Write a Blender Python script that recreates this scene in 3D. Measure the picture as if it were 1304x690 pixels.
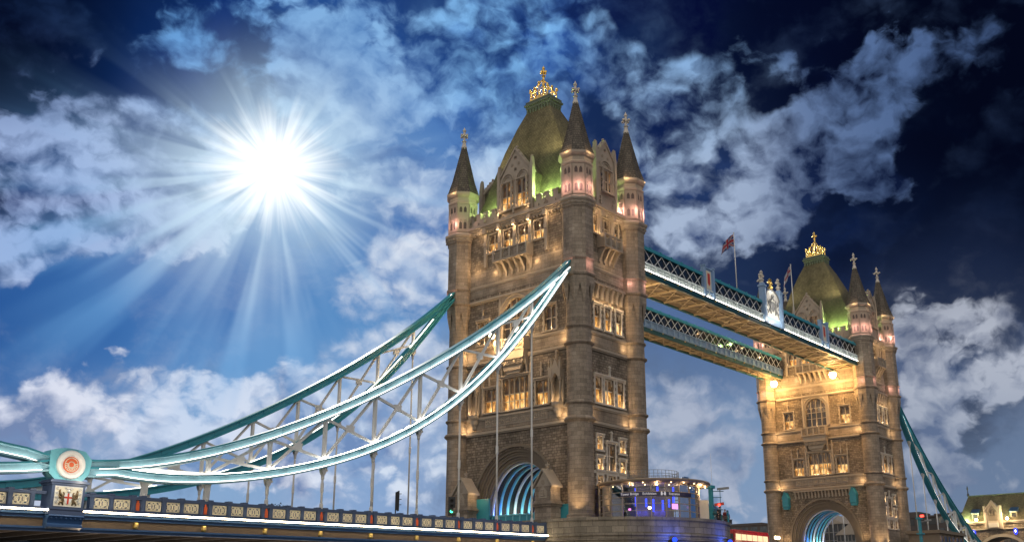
import bpy, bmesh, math, random
from math import sin, cos, pi, radians, atan2, sqrt
from mathutils import Vector, Matrix, noise as mnoise

for _o in list(bpy.data.objects):
    bpy.data.objects.remove(_o, do_unlink=True)
SC = bpy.context.scene
COL = SC.collection
random.seed(7)

# ------------------------------------------------------------------ camera
F, CX, CY, W0, H0 = 1262.4, 670.487, 415.29, 1304.0, 690.0
YAW, PITCH = 0.714111, 0.271330
CAM = Vector((-91.91, -76.634, -8.757))
_f = Vector((cos(PITCH) * cos(YAW), cos(PITCH) * sin(YAW), sin(PITCH)))
_r = Vector((sin(YAW), -cos(YAW), 0))
_u = _r.cross(_f)
cd = bpy.data.cameras.new('camera')
cam = bpy.data.objects.new('camera', cd)
COL.objects.link(cam)
m3 = Matrix((_r, _u, -_f)).transposed()
cam.matrix_world = Matrix.Translation(CAM) @ m3.to_4x4()
cd.sensor_fit = 'HORIZONTAL'
cd.sensor_width = 36.0
cd.lens = F / W0 * 36.0
cd.shift_x = (W0 / 2 - CX) / W0
cd.shift_y = (CY - H0 / 2) / W0
cd.clip_start = 0.5
cd.clip_end = 6000
SC.camera = cam

# ------------------------------------------------------------------ render settings
SC.render.engine = 'CYCLES'
SC.cycles.max_bounces = 5
SC.cycles.diffuse_bounces = 2
SC.cycles.glossy_bounces = 3
SC.cycles.transmission_bounces = 5
SC.cycles.transparent_max_bounces = 8
SC.cycles.sample_clamp_indirect = 4.0
SC.cycles.caustics_reflective = False
SC.cycles.caustics_refractive = False
SC.cycles.use_denoising = True
SC.cycles.denoising_prefilter = 'ACCURATE'
SC.view_settings.view_transform = 'Standard'
SC.view_settings.look = 'None'
SC.view_settings.exposure = 0.0
SC.view_settings.gamma = 1.0

# ------------------------------------------------------------------ node helpers
class G:
    """small expression builder for shader node trees"""
    def __init__(s, nt):
        s.nt = nt
    def node(s, t, **kw):
        n = s.nt.nodes.new(t)
        for k, v in kw.items():
            setattr(n, k, v)
        return n
    def put(s, sock, v):
        if isinstance(v, bpy.types.NodeSocket):
            s.nt.links.new(v, sock)
        elif v is not None:
            if sock.type == 'RGBA' and len(v) == 3:
                v = (*v, 1)
            sock.default_value = v
    def m(s, op, a, b=None, c=None, clamp=False):
        n = s.node('ShaderNodeMath', operation=op, use_clamp=clamp)
        for i, v in enumerate((a, b, c)):
            if v is not None:
                s.put(n.inputs[i], v)
        return n.outputs[0]
    def v(s, op, a, b=None, c=None, scale=None):
        n = s.node('ShaderNodeVectorMath', operation=op)
        for i, v in enumerate((a, b, c)):
            if v is not None:
                s.put(n.inputs[i], v)
        if scale is not None:
            s.put(n.inputs['Scale'], scale)
        return n.outputs['Value'] if op in ('DISTANCE', 'DOT_PRODUCT', 'LENGTH') else n.outputs[0]
    def noise(s, vec, scale, detail=4, rough=.5, dist=0, out=0, lac=2.0):
        n = s.node('ShaderNodeTexNoise')
        if vec is not None:
            s.put(n.inputs['Vector'], vec)
        n.inputs['Scale'].default_value = scale
        n.inputs['Detail'].default_value = detail
        n.inputs['Roughness'].default_value = rough
        n.inputs['Lacunarity'].default_value = lac
        n.inputs['Distortion'].default_value = dist
        return n.outputs[out]
    def smooth(s, v, a, b, lo=0.0, hi=1.0):
        n = s.node('ShaderNodeMapRange', interpolation_type='SMOOTHSTEP')
        s.put(n.inputs['Value'], v)
        for k, x in (('From Min', a), ('From Max', b), ('To Min', lo), ('To Max', hi)):
            s.put(n.inputs[k], x)
        return n.outputs[0]
    def mix(s, f, a, b, blend='MIX'):
        n = s.node('ShaderNodeMix', data_type='RGBA', blend_type=blend)
        s.put(n.inputs[0], f); s.put(n.inputs[6], a); s.put(n.inputs[7], b)
        return n.outputs[2]
    def ramp(s, f, stops):
        n = s.node('ShaderNodeValToRGB')
        s.put(n.inputs[0], f)
        e = n.color_ramp.elements
        while len(e) > 1:
            e.remove(e[-1])
        e[0].position = stops[0][0]; e[0].color = (*stops[0][1], 1)
        for p, c in stops[1:]:
            k = e.new(p); k.color = (*c, 1)
        return n.outputs[0]

def lin(r, g, b):
    f = lambda c: (c / 255 / 12.92) if c / 255 <= .04045 else ((c / 255 + .055) / 1.055) ** 2.4
    return (f(r), f(g), f(b))
SKY_CLEAR = [((60.53, 28.64), (4, 9, 30), 4.5), ((60.13, 25.6), (4, 10, 38), 3.27), ((57.1, 26.72), (20, 44, 104), 2.05), ((53.6, 29.07), (16, 42, 104), 2.86), ((40.09, 33.22), (12, 30, 85), 2.45), ((26.86, 32.56), (2, 5, 48), 2.45), ((21.1, 30.22), (6, 14, 42), 4.5), ((11.68, 28.34), (2, 7, 23), 4.91), ((16.05, 21.45), (4, 12, 36), 5.73), ((23.28, 21.97), (22, 45, 90), 3.68), ((31.33, 27.78), (12, 30, 80), 3.68), ((42.59, 30.14), (30, 72, 140), 3.68), ((39.77, 20.68), (46, 98, 165), 3.27), ((51.88, 18.39), (32, 84, 158), 4.09), ((58.31, 15.8), (28, 74, 142), 3.68), ((45.94, 14.54), (84, 140, 194), 4.5), ((54.98, 12.9), (46, 104, 170), 3.68), ((60.02, 22.01), (22, 34, 78), 2.86), ((42.61, 8.91), (134, 160, 200), 4.09), ((52.72, 6.77), (134, 162, 198), 4.5), ((26.81, 14.67), (82, 108, 150), 3.68), ((26.35, 7.11), (124, 150, 184), 4.09), ((13.8, 15.64), (36, 54, 90), 3.27), ((15.17, 12.03), (54, 73, 109), 3.27), ((14.28, 7.4), (106, 126, 156), 3.68), ((34.04, 7.22), (126, 150, 184), 4.09), ((20.42, 18.17), (22, 40, 85), 2.86)]
SKY_LIT = [((13.99, 20.48), (18, 30, 64), 3.48), ((11.56, 22.07), (16, 28, 58), 2.86), ((20.02, 18.56), (30, 50, 90), 2.45), ((20.97, 31.84), (40, 60, 105), 2.45), ((33.91, 27.84), (60, 90, 150), 2.05), ((59.91, 29.2), (40, 72, 130), 3.68), ((53.33, 30.34), (110, 170, 228), 3.27), ((43.44, 30.07), (130, 180, 228), 3.68), ((37.41, 31.66), (130, 190, 245), 3.27), ((27.42, 29.69), (132, 175, 222), 3.68), ((16.64, 26.99), (86, 112, 156), 4.91), ((11.04, 27.78), (58, 80, 122), 3.27), ((25.64, 23.06), (168, 184, 210), 4.09), ((18.55, 22.69), (84, 106, 146), 3.27), ((28.41, 25.89), (160, 185, 215), 2.86), ((58.81, 20.24), (160, 180, 222), 3.27), ((55.68, 23.73), (185, 205, 238), 3.27), ((41.38, 19.72), (238, 242, 248), 3.27), ((51.28, 10.68), (228, 232, 244), 4.5), ((57.5, 8.11), (215, 220, 238), 3.68), ((42.74, 12.47), (215, 225, 240), 3.27), ((43.63, 24.9), (190, 215, 240), 4.09), ((27.04, 8.89), (172, 182, 202), 4.09), ((24.66, 11.0), (168, 178, 200), 2.45), ((14.12, 12.34), (184, 190, 204), 3.27), ((14.52, 8.24), (142, 154, 176), 3.68), ((33.99, 16.24), (190, 200, 220), 3.27)]
SKY_DARK = [((59.76, 28.07), (6, 11, 38), 4.09), ((53.17, 28.74), (20, 52, 118), 3.68), ((43.33, 27.53), (88, 134, 190), 3.68), ((37.4, 31.24), (55, 100, 175), 3.27), ((29.6, 28.56), (32, 58, 112), 3.68), ((22.79, 29.63), (8, 18, 52), 3.68), ((13.84, 25.21), (6, 13, 38), 5.32), ((25.66, 22.62), (44, 66, 112), 3.27), ((19.34, 22.37), (20, 34, 70), 2.86), ((59.6, 21.3), (48, 60, 108), 2.45), ((55.84, 21.83), (56, 78, 134), 2.86), ((41.35, 18.82), (176, 196, 224), 3.27), ((52.86, 8.44), (114, 136, 178), 4.5), ((57.69, 6.89), (116, 136, 176), 3.68), ((42.99, 8.9), (112, 134, 178), 3.68), ((27.07, 8.0), (118, 136, 168), 3.68), ((14.25, 11.1), (92, 108, 140), 3.27), ((14.64, 7.02), (98, 116, 148), 3.27), ((13.75, 16.05), (34, 50, 88), 2.86)]
SKY_COV = [((53.35, 30.54), 2.05, 0.8), ((56.61, 28.84), 2.73, 0.25), ((49.68, 29.75), 3.18, 0.45), ((45.6, 30.7), 2.73, 0.78), ((41.76, 31.04), 3.18, 0.91), ((38.3, 32.05), 2.73, 1.05), ((36.52, 29.99), 2.73, 0.91), ((34.32, 32.93), 2.73, 1.04), ((39.93, 27.31), 2.73, 0.98), ((37.35, 26.52), 2.73, 0.98), ((43.73, 27.06), 3.18, 0.78), ((41.54, 24.6), 2.73, 0.72), ((38.57, 22.96), 1.82, 0.65), ((45.5, 29.03), 2.73, 0.65), ((31.26, 31.39), 2.27, 0.86), ((28.28, 29.54), 2.5, 0.86), ((25.3, 29.5), 2.05, 0.82), ((33.89, 30.83), 1.82, 0.77), ((24.11, 31.86), 1.14, 0.52), ((26.63, 28.35), 1.82, 0.69), ((33.04, 28.69), 2.27, 0.17), ((40.3, 33.12), 1.27, -0.9), ((27.29, 32.51), 1.82, -1.1), ((28.8, 33.04), 1.0, -0.8), ((25.41, 31.39), 1.14, -0.5), ((28.41, 25.89), 1.36, 0.77), ((27.63, 24.53), 1.59, 0.65), ((25.59, 23.93), 2.27, 0.82), ((23.13, 24.35), 2.27, 0.73), ((21.58, 23.73), 1.59, 0.69), ((26.92, 21.83), 2.5, 0.77), ((24.11, 21.39), 2.05, 0.65), ((21.9, 24.85), 1.36, 0.52), ((27.78, 20.55), 1.82, 0.56), ((16.97, 27.47), 2.27, 0.52), ((18.26, 26.03), 2.05, 0.59), ((19.43, 26.0), 1.82, 0.49), ((15.33, 28.58), 1.82, 0.56), ((13.44, 28.77), 1.59, 0.42), ((19.14, 24.9), 1.36, 0.49), ((17.75, 23.2), 1.36, 0.52), ((16.9, 22.22), 1.0, 0.49), ((11.23, 29.01), 1.27, 0.52), ((10.7, 26.31), 1.27, 0.49), ((10.14, 27.94), 1.14, 0.42), ((20.62, 25.96), 1.14, 0.42), ((60.37, 22.14), 1.82, 1.03), ((60.28, 18.72), 2.05, 1.03), ((58.81, 20.24), 2.05, 1.03), ((57.22, 24.66), 1.36, 1.03), ((55.99, 23.25), 2.27, 1.09), ((57.23, 21.57), 2.73, 1.09), ((54.4, 21.86), 2.73, 1.09), ((52.14, 21.57), 2.27, 0.98), ((53.36, 22.67), 2.05, 0.92), ((59.18, 23.42), 1.59, 0.69), ((59.41, 16.85), 1.36, 0.75), ((50.31, 22.47), 1.82, 0.69), ((41.59, 19.71), 1.27, 1.0), ((41.94, 18.12), 1.36, 0.95), ((40.3, 17.51), 1.59, 1.0), ((44.5, 17.08), 1.0, 0.75), ((42.89, 16.73), 1.36, 0.7), ((39.73, 18.88), 1.14, 0.9), ((52.71, 10.78), 1.73, 1.0), ((54.03, 10.04), 1.82, 0.9), ((50.89, 10.27), 2.05, 1.0), ((49.08, 10.39), 1.82, 0.95), ((48.28, 9.35), 2.27, 0.8), ((58.15, 8.26), 2.05, 1.0), ((56.19, 8.01), 2.05, 0.95), ((54.52, 7.92), 2.27, 0.9), ((52.17, 8.49), 2.73, 0.9), ((58.93, 6.8), 2.27, 0.7), ((44.67, 12.39), 1.82, 0.9), ((45.76, 11.0), 1.82, 0.7), ((42.74, 12.47), 1.82, 0.8), ((41.12, 10.73), 2.73, 0.7), ((40.38, 12.54), 1.82, 0.6), ((44.14, 8.86), 2.73, 0.5), ((39.48, 7.2), 2.27, 0.55), ((41.22, 14.32), 1.59, 0.45), ((28.16, 9.81), 2.27, 0.85), ((26.28, 8.86), 2.05, 0.75), ((25.03, 11.02), 1.14, 0.8), ((27.47, 7.57), 2.73, 0.75), ((24.39, 8.79), 1.59, 0.6), ((28.04, 13.38), 1.82, 0.3), ((26.4, 5.8), 2.27, 0.5), ((15.83, 12.31), 1.59, 0.95), ((14.08, 12.75), 1.82, 1.0), ((12.56, 12.98), 1.45, 1.0), ((12.21, 11.71), 1.36, 0.9), ((14.87, 11.58), 1.82, 0.8), ((16.44, 13.22), 0.91, 0.7), ((16.22, 7.94), 2.27, 0.3), ((14.16, 8.62), 1.82, 0.25), ((13.35, 6.93), 2.05, 0.28), ((15.7, 6.26), 2.27, 0.23), ((14.37, 16.77), 2.05, 0.3), ((11.99, 16.81), 1.59, 0.33), ((16.55, 16.0), 1.36, 0.21)]
SUN_AZ, SUN_EL = (56.327, 23.778)
SKY_MASS = [((62.06, 29.74), 3.64, 1.0), ((58.22, 30.04), 3.18, 0.9), ((53.03, 31.21), 1.36, 0.2), ((17.0, 31.14), 2.73, 0.9), ((14.77, 23.33), 3.64, 0.7), ((59.76, 28.07), 4.09, 1), ((57.1, 29.92), 3.18, 0.9), ((49.72, 30.16), 1.91, 0.9), ((50.74, 27.92), 1.59, 0.7), ((46.75, 28.89), 1.36, 0.7), ((54.93, 27.18), 2.27, 0.8), ((40.28, 32.38), 1.82, 0.8), ((36.51, 28.49), 1.82, 0.8), ((31.76, 27.79), 2.5, 1.1), ((34.35, 27.41), 1.82, 0.9), ((28.85, 31.47), 1.82, 0.6), ((22.73, 30.45), 3.64, 1.1), ((21.29, 27.75), 2.73, 1), ((12.19, 24.04), 5.0, 1.1), ((14.4, 19.92), 4.55, 1.1), ((19.92, 19.85), 3.18, 1), ((11.78, 18.63), 3.64, 1), ((56.89, 21.63), 2.27, 1.2), ((58.68, 22.1), 2.05, 1.0), ((60.09, 21.19), 2.27, 1.1), ((59.87, 17.99), 1.59, 1), ((23.46, 18.9), 2.73, 0.7), ((15.52, 15.66), 2.73, 0.8), ((12.21, 14.79), 1.82, 0.7), ((22.05, 16.57), 2.27, 0.5), ((10.11, 29.49), 3.18, 1), ((16.27, 30.59), 3.18, 1), ((53.14, 28.34), 1.59, -0.3), ((42.49, 27.59), 1.59, 0.4), ((26.66, 18.25), 2.27, 0.4), ((14.37, 9.87), 2.73, 0.5), ((16.18, 8.35), 1.82, 0.3), ((26.73, 7.12), 2.27, 0.3)]

# ------------------------------------------------------------------ sky
def build_sky():
    w = bpy.data.worlds.new('World')
    SC.world = w
    w.use_nodes = True
    nt = w.node_tree
    nt.nodes.clear()
    g = G(nt)
    d = g.node('ShaderNodeTexCoord').outputs['Generated']
    d = g.v('NORMALIZE', d)
    sx = g.node('ShaderNodeSeparateXYZ'); g.put(sx.inputs[0], d)
    x, y, z = sx.outputs
    az = g.m('MULTIPLY', g.m('ARCTAN2', y, x), 180 / pi * .86)
    el = g.m('MULTIPLY', g.m('ARCSINE', z), 180 / pi)
    cb = g.node('ShaderNodeCombineXYZ'); g.put(cb.inputs[0], az); g.put(cb.inputs[1], el)
    q0 = cb.outputs[0]
    # irregular layout: the soft positions are stirred by low noise
    st = g.v('SUBTRACT', g.noise(d, 9, 3, .55, out=1), (.5, .5, .5))
    q = g.v('MULTIPLY_ADD', st, (4.6, 3.6, 0), q0)
    def gauss(p, s, qq):
        dist = g.v('DISTANCE', qq, (p[0], p[1], 0))
        return g.m('POWER', math.exp(-1.0 / (s * s)), g.m('MULTIPLY', dist, dist))
    def field(pts):
        acc = None; ws = None
        for p, c, s in pts:
            wgt = gauss(p, s * 1.12, q)
            ws = g.m('ADD', wgt, ws if ws is not None else 1e-5)
            wv = g.node('ShaderNodeCombineXYZ')
            for i in range(3): g.put(wv.inputs[i], wgt)
            acc = g.v('MULTIPLY_ADD', wv.outputs[0], lin(*c), acc if acc is not None else (lin(60, 85, 125)[0] * 1e-5, lin(60, 85, 125)[1] * 1e-5, lin(60, 85, 125)[2] * 1e-5))
        return g.v('SCALE', acc, scale=g.m('DIVIDE', 1.0, ws))
    clear, lit, dark = field(SKY_CLEAR), field(SKY_LIT), field(SKY_DARK)
    cov = 0.0
    for p, s, a in SKY_COV:
        cov = g.m('MULTIPLY_ADD', gauss(p, s * 1.24, q), a, cov)
    cov = g.m('MINIMUM', cov, 1.1)
    # billowy detail, evaluated twice (shifted towards the sun) for relief shading
    sunv = Vector((cos(radians(SUN_EL)) * cos(radians(SUN_AZ)), cos(radians(SUN_EL)) * sin(radians(SUN_AZ)), sin(radians(SUN_EL))))
    warp = g.v('SCALE', g.v('SUBTRACT', g.noise(d, 14, 4, .6, out=1), (.5, .5, .5)), scale=.045)
    dw = g.v('ADD', d, warp)
    dw = g.v('MULTIPLY', dw, (1, 1, 1.35))
    def fb(v):
        a = g.noise(v, 12, 9, .52)
        b = g.noise(v, 48, 6, .6)
        def puff(sc):
            vo = g.node('ShaderNodeTexVoronoi', feature='F1'); g.put(vo.inputs['Vector'], v)
            vo.inputs['Scale'].default_value = sc
            return vo.outputs['Distance']
        p1 = g.m('SUBTRACT', .5, puff(22)); p2 = g.m('SUBTRACT', .5, puff(58))
        s = g.m('ADD', g.m('MULTIPLY', a, .68), g.m('MULTIPLY', b, .22))
        return g.m('ADD', s, g.m('ADD', g.m('MULTIPLY', p1, .22), g.m('MULTIPLY_ADD', p2, .15, -.01)))
    n = fb(dw)
    tosun = g.v('NORMALIZE', g.v('ADD', g.v('SUBTRACT', tuple(sunv), d), (0, 0, .35)))
    n2 = fb(g.v('ADD', dw, g.v('SCALE', tosun, scale=.020)))
    n3 = g.noise(g.v('ADD', dw, g.v('SCALE', tosun, scale=.03)), 12, 3, .5)
    dens = g.m('ADD', g.m('MULTIPLY', cov, .9), g.m('ADD', g.m('MULTIPLY', g.m('SUBTRACT', n, .5), 2.3), g.m('MULTIPLY', g.m('SUBTRACT', g.noise(d, 6.5, 3, .5), .5), .8)))
    edge = g.smooth(g.noise(d, 5, 2, .5), .35, .65, .22, .80)          # some outlines crisp, some wispy
    alpha = g.smooth(dens, .36, g.m('ADD', .46, edge))
    relief = g.m('MULTIPLY', g.m('SUBTRACT', n, n2), 3.6)
    big = g.m('MULTIPLY', g.m('SUBTRACT', .5, n3), 2.3)
    thick = g.smooth(dens, .45, 1.7)
    sh = g.m('ADD', g.m('ADD', g.m('SUBTRACT', .78, g.m('MULTIPLY', thick, .62)), relief), big, clamp=True)
    cloud = g.mix(sh, dark, lit)
    # thin veils between the clouds
    veil = g.smooth(g.noise(dw, 7, 8, .62), .47, .78, 0, .42)
    ns = g.node('ShaderNodeTexSky', sky_type='NISHITA', sun_disc=False)
    ns.sun_elevation = radians(SUN_EL); ns.sun_rotation = radians(90 - SUN_AZ)
    ns.dust_density = 2.0
    nis = g.v('SCALE', ns.outputs[0], scale=.05)
    base = g.v('ADD', clear, g.v('MULTIPLY', nis, g.v('SCALE', clear, scale=.05)))
    base = g.mix(veil, base, g.mix(g.smooth(el, 24.0, 9.0, .15, .62), dark, lit))
    # heavy, unlit cloud masses behind the bright ones
    dcov = 0.0
    for p, s, a in SKY_MASS:
        dcov = g.m('MULTIPLY_ADD', gauss(p, s * 1.15, q), a, dcov)
    dn = g.noise(g.v('ADD', dw, (4.1, 1.7, .6)), 11, 8, .56)
    dden = g.m('ADD', g.m('MULTIPLY', g.m('MINIMUM', dcov, 1.1), .85), g.m('MULTIPLY', g.m('SUBTRACT', dn, .5), 2.6))
    da = g.smooth(dden, .12, .95)
    dtex = g.smooth(g.m('ADD', g.m('MULTIPLY', g.m('SUBTRACT', n, n3), 2.2), g.m('MULTIPLY', g.m('SUBTRACT', dn, .5), -1.2)), -.25, .85, 0, .30)
    base = g.mix(g.m('MULTIPLY', da, .93), base, g.mix(dtex, g.v('SCALE', dark, scale=.5), lit))
    col = g.mix(alpha, base, cloud)
    # the sun behind thin cloud, with crepuscular rays fanned out around it
    dx = g.m('SUBTRACT', az, SUN_AZ * .86); dy = g.m('SUBTRACT', el, SUN_EL)
    r = g.m('SQRT', g.m('ADD', g.m('MULTIPLY', dx, dx), g.m('MULTIPLY', dy, dy)))
    inv = g.m('DIVIDE', 1.0, g.m('MAXIMUM', r, .01))
    ca = g.m('MULTIPLY', dx, inv); sa = g.m('MULTIPLY', dy, inv)
    cv = g.node('ShaderNodeCombineXYZ'); g.put(cv.inputs[0], ca); g.put(cv.inputs[1], sa); g.put(cv.inputs[2], g.m('MULTIPLY', r, .012))
    r1 = g.smooth(g.noise(cv.outputs[0], 3.1, 2, .5), .46, .66)
    r2 = g.smooth(g.noise(g.v('ADD', cv.outputs[0], (3, 7, 1)), 6.3, 2, .5), .44, .66)
    ray = g.m('ADD', g.m('MULTIPLY', r1, .55), g.m('MULTIPLY', r2, .6))
    reach = g.m('ADD', 8.8, g.m('MULTIPLY', sa, -4.8))
    rr = g.m('DIVIDE', r, reach)
    fade = g.m('POWER', math.exp(-1.0), g.m('MULTIPLY', rr, rr))
    up = g.m('MULTIPLY', g.smooth(sa, -.1, .7), g.smooth(r, 2.5, 7.5))
    raya = g.m('MULTIPLY', g.m('MULTIPLY', g.m('MULTIPLY', ray, fade), g.m('SUBTRACT', 1.0, g.m('MULTIPLY', up, .8))), 1.0, clamp=True)
    col = g.mix(g.m('MULTIPLY', raya, g.smooth(r, 1.5, 4.0)), col, g.mix(g.smooth(r, 3.5, 12.0), lin(218, 240, 254), lin(118, 176, 228)))
    halo = g.m('POWER', math.exp(-1 / 44.0), g.m('MULTIPLY', r, r))
    col = g.mix(g.m('MULTIPLY', halo, .66), col, g.mix(g.smooth(r, 2.6, 9.5), lin(205, 234, 253), lin(34, 90, 172)))
    nn = g.m('MULTIPLY', g.m('SUBTRACT', g.noise(cv.outputs[0], 5, 3, .6), .5), 4.2)
    core = g.smooth(g.m('ADD', r, nn), 3.9, .4)
    col = g.mix(core, col, (1.25, 1.3, 1.3))
    # bright overcast added behind the viewpoint, out of view, to fill the shaded faces
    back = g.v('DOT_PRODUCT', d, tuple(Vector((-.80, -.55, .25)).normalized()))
    fill_sky = g.smooth(g.m('ADD', back, g.m('MULTIPLY', g.m('SUBTRACT', g.noise(d, 3, 4, .5), .5), .5)), -.05, .6)
    col = g.mix(fill_sky, col, g.v('SCALE', (.95, .87, .78), scale=g.m('MULTIPLY_ADD', g.noise(d, 4, 5, .55), .95, .36)))
    # below the horizon: dim river light
    col = g.mix(g.smooth(el, -1.5, .5), lin(70, 84, 104), col)
    bg = g.node('ShaderNodeBackground')
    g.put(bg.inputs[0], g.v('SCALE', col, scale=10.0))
    bg.inputs[1].default_value = .1
    o = g.node('ShaderNodeOutputWorld')
    nt.links.new(bg.outputs[0], o.inputs[0])
    w.cycles.sampling_method = 'MANUAL'
    w.cycles.sample_map_resolution = 512
    return sunv
SUNV = build_sky()
sl = bpy.data.lights.new('sun', 'SUN')
sl.energy = 2.0; sl.angle = radians(.5); sl.color = (1, .93, .84)
so = bpy.data.objects.new('sun', sl); COL.objects.link(so)
so.rotation_euler = (-SUNV).to_track_quat('-Z', 'Y').to_euler()
so.location = (0, 0, 120)

# ------------------------------------------------------------------ materials
MATS = {}
def newmat(name):
    m = bpy.data.materials.new(name); m.use_nodes = True
    nt = m.node_tree; nt.nodes.clear()
    g = G(nt)
    p = g.node('ShaderNodeBsdfPrincipled'); o = g.node('ShaderNodeOutputMaterial')
    nt.links.new(p.outputs[0], o.inputs[0])
    MATS[name] = m
    return m, g, p, o
def bump(g, p, h, strength, dist=.05):
    b = g.node('ShaderNodeBump'); b.inputs['Strength'].default_value = strength; b.inputs['Distance'].default_value = dist
    g.put(b.inputs['Height'], h); g.nt.links.new(b.outputs[0], p.inputs['Normal'])
def uvn(g): return g.node('ShaderNodeTexCoord').outputs['UV']
def objn(g): return g.node('ShaderNodeTexCoord').outputs['Object']
def paint(name, col, rough=.45, metal=0, var=.25, scale=1.5, bmp=.0, spec=.5):
    m, g, p, o = newmat(name)
    n = g.noise(objn(g), scale, 6, .65)
    n2 = g.noise(objn(g), scale * 9, 4, .6)
    k = g.m('MULTIPLY_ADD', g.m('ADD', g.m('MULTIPLY', n, .65), g.m('MULTIPLY', n2, .35)), 2 * var, 1 - var)
    g.put(p.inputs['Base Color'], g.v('SCALE', tuple(col), scale=k))
    g.put(p.inputs['Roughness'], g.m('MULTIPLY_ADD', n2, .3, rough - .15))
    p.inputs['Metallic'].default_value = metal
    p.inputs['Specular IOR Level'].default_value = spec
    if bmp: bump(g, p, n2, bmp)
    return m
def masonry(name, c1, c2, mortar, bw, bh, ms, bstr, rough_amt, offset=.5, squash=1.0, freq=2):
    m, g, p, o = newmat(name)
    uv = uvn(g)
    w = g.v('SCALE', g.v('SUBTRACT', g.noise(uv, 2.2, 2, .5, out=1), (.5, .5, .5)), scale=rough_amt * .16)
    b = g.node('ShaderNodeTexBrick', offset=offset, squash=squash, squash_frequency=freq)
    g.put(b.inputs['Vector'], g.v('ADD', uv, w))
    g.put(b.inputs['Color1'], c1); g.put(b.inputs['Color2'], c2); g.put(b.inputs['Mortar'], mortar)
    b.inputs['Scale'].default_value = 1
    b.inputs['Mortar Size'].default_value = ms; b.inputs['Mortar Smooth'].default_value = .3
    b.inputs['Brick Width'].default_value = bw; b.inputs['Row Height'].default_value = bh
    b.inputs['Bias'].default_value = 0
    n = g.noise(uv, 5, 8, .7)
    big = g.noise(g.v('MULTIPLY', objn(g), (.5, .5, .16)), 1.1, 6, .62)           # rain streaks and soot
    k = g.m('MULTIPLY', g.m('MULTIPLY_ADD', n, .9, .55), g.m('MULTIPLY_ADD', big, 1.7, .15))
    col = g.v('SCALE', b.outputs[0], scale=k)
    g.put(p.inputs['Base Color'], col)
    p.inputs['Roughness'].default_value = .85
    p.inputs['Specular IOR Level'].default_value = .25
    h = g.m('ADD', g.m('MULTIPLY', b.outputs[1], -1.0), g.m('MULTIPLY', n, rough_amt))
    bump(g, p, h, bstr, .08)
    return m
def emis(name, col, s):
    m = bpy.data.materials.new(name); m.use_nodes = True
    nt = m.node_tree; nt.nodes.clear(); g = G(nt)
    e = g.node('ShaderNodeEmission'); o = g.node('ShaderNodeOutputMaterial')
    e.inputs[0].default_value = (*col, 1); e.inputs[1].default_value = s
    nt.links.new(e.outputs[0], o.inputs[0]); MATS[name] = m
    return m
def pane_mat(name, stops, strength, sc):
    """lit room behind leaded glass: curtains, lamps and dark furniture"""
    m, g, p, o = newmat(name)
    oi = g.node('ShaderNodeObjectInfo').outputs['Random']
    vv = g.v('ADD', objn(g), g.v('SCALE', (31., 17., 5.), scale=oi))
    n = g.noise(g.v('MULTIPLY', vv, (1, 1, .55)), sc, 3, .6)
    r = g.ramp(n, stops)
    p.inputs['Base Color'].default_value = (.02, .02, .025, 1)
    p.inputs['Roughness'].default_value = .12
    g.put(p.inputs['Emission Color'], r)
    p.inputs['Emission Strength'].default_value = strength
    return m

masonry('granite', (.325, .268, .212), (.165, .136, .108), (.065, .055, .045), .62, .31, .022, .9, 1.1, squash=.7, freq=3)
masonry('ashlar', (.36, .302, .245), (.25, .208, .168), (.10, .085, .07), 1.0, .46, .012, .35, .25)
masonry('pierstone', (.33, .29, .235), (.22, .195, .16), (.10, .09, .075), 1.35, .62, .02, .6, .5)
masonry('slate', (.15, .135, .085), (.10, .092, .06), (.03, .03, .022), .34, .24, .015, .5, .3)
masonry('spire_slate', (.17, .15, .125), (.10, .09, .078), (.02, .02, .02), .40, .30, .02, .6, .3)
paint('trim', (.40, .345, .285), .8, var=.35, scale=1.2, bmp=.25, spec=.25)
paint('trim_dark', (.22, .185, .145), .85, var=.35, scale=1.2, bmp=.3, spec=.25)
paint('white_stone', (.62, .58, .52), .8, var=.2, spec=.25)
paint('gold', (.95, .68, .22), .34, metal=1, var=.15, scale=4)
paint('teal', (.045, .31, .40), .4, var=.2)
paint('teal_dark', (.016, .11, .14), .45, var=.25)
paint('aqua', (.20, .58, .68), .4, var=.14)
paint('pale_aqua', (.36, .64, .72), .4, var=.14)
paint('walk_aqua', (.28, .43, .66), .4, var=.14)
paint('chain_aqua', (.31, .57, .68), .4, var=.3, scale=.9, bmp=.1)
paint('white_paint', (.82, .82, .79), .42, var=.14)
paint('steel_paint', (.72, .72, .70), .4, var=.18)
paint('navy', (.075, .11, .20), .38, var=.22)
paint('blue_paint', (.045, .115, .27), .38, var=.22)
paint('cream', (.80, .74, .58), .5, var=.12)
paint('red_paint', (.62, .06, .03), .4, var=.15)
paint('orange_red', (.75, .14, .04), .4, var=.15)
paint('dark_metal', (.035, .038, .042), .5, var=.3)
paint('grey_metal', (.24, .25, .26), .45, metal=.4, var=.2)
paint('iron_brown', (.16, .115, .075), .55, var=.3)
paint('soffit_paint', (.46, .385, .27), .55, var=.12)
paint('soffit_plate', (.20, .16, .115), .6, var=.12)
paint('dark_soffit', (.17, .145, .125), .6, var=.4)
paint('timber_roof', (.30, .235, .17), .5, var=.2)
paint('bus_red', (.55, .02, .018), .25, var=.08)
paint('rubber', (.02, .02, .02), .8)
paint('skin', (.42, .26, .19), .55, var=.08)
paint('cloth_dark', (.03, .035, .05), .9, var=.2)
paint('cloth_red', (.22, .04, .04), .9, var=.2)
paint('cloth_grey', (.16, .16, .17), .9, var=.2)
paint('hair', (.03, .02, .014), .7)
paint('flag_blue', (.012, .025, .16), .8, var=.1)
paint('flag_white', (.34, .34, .37), .8, var=.1)
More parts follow.
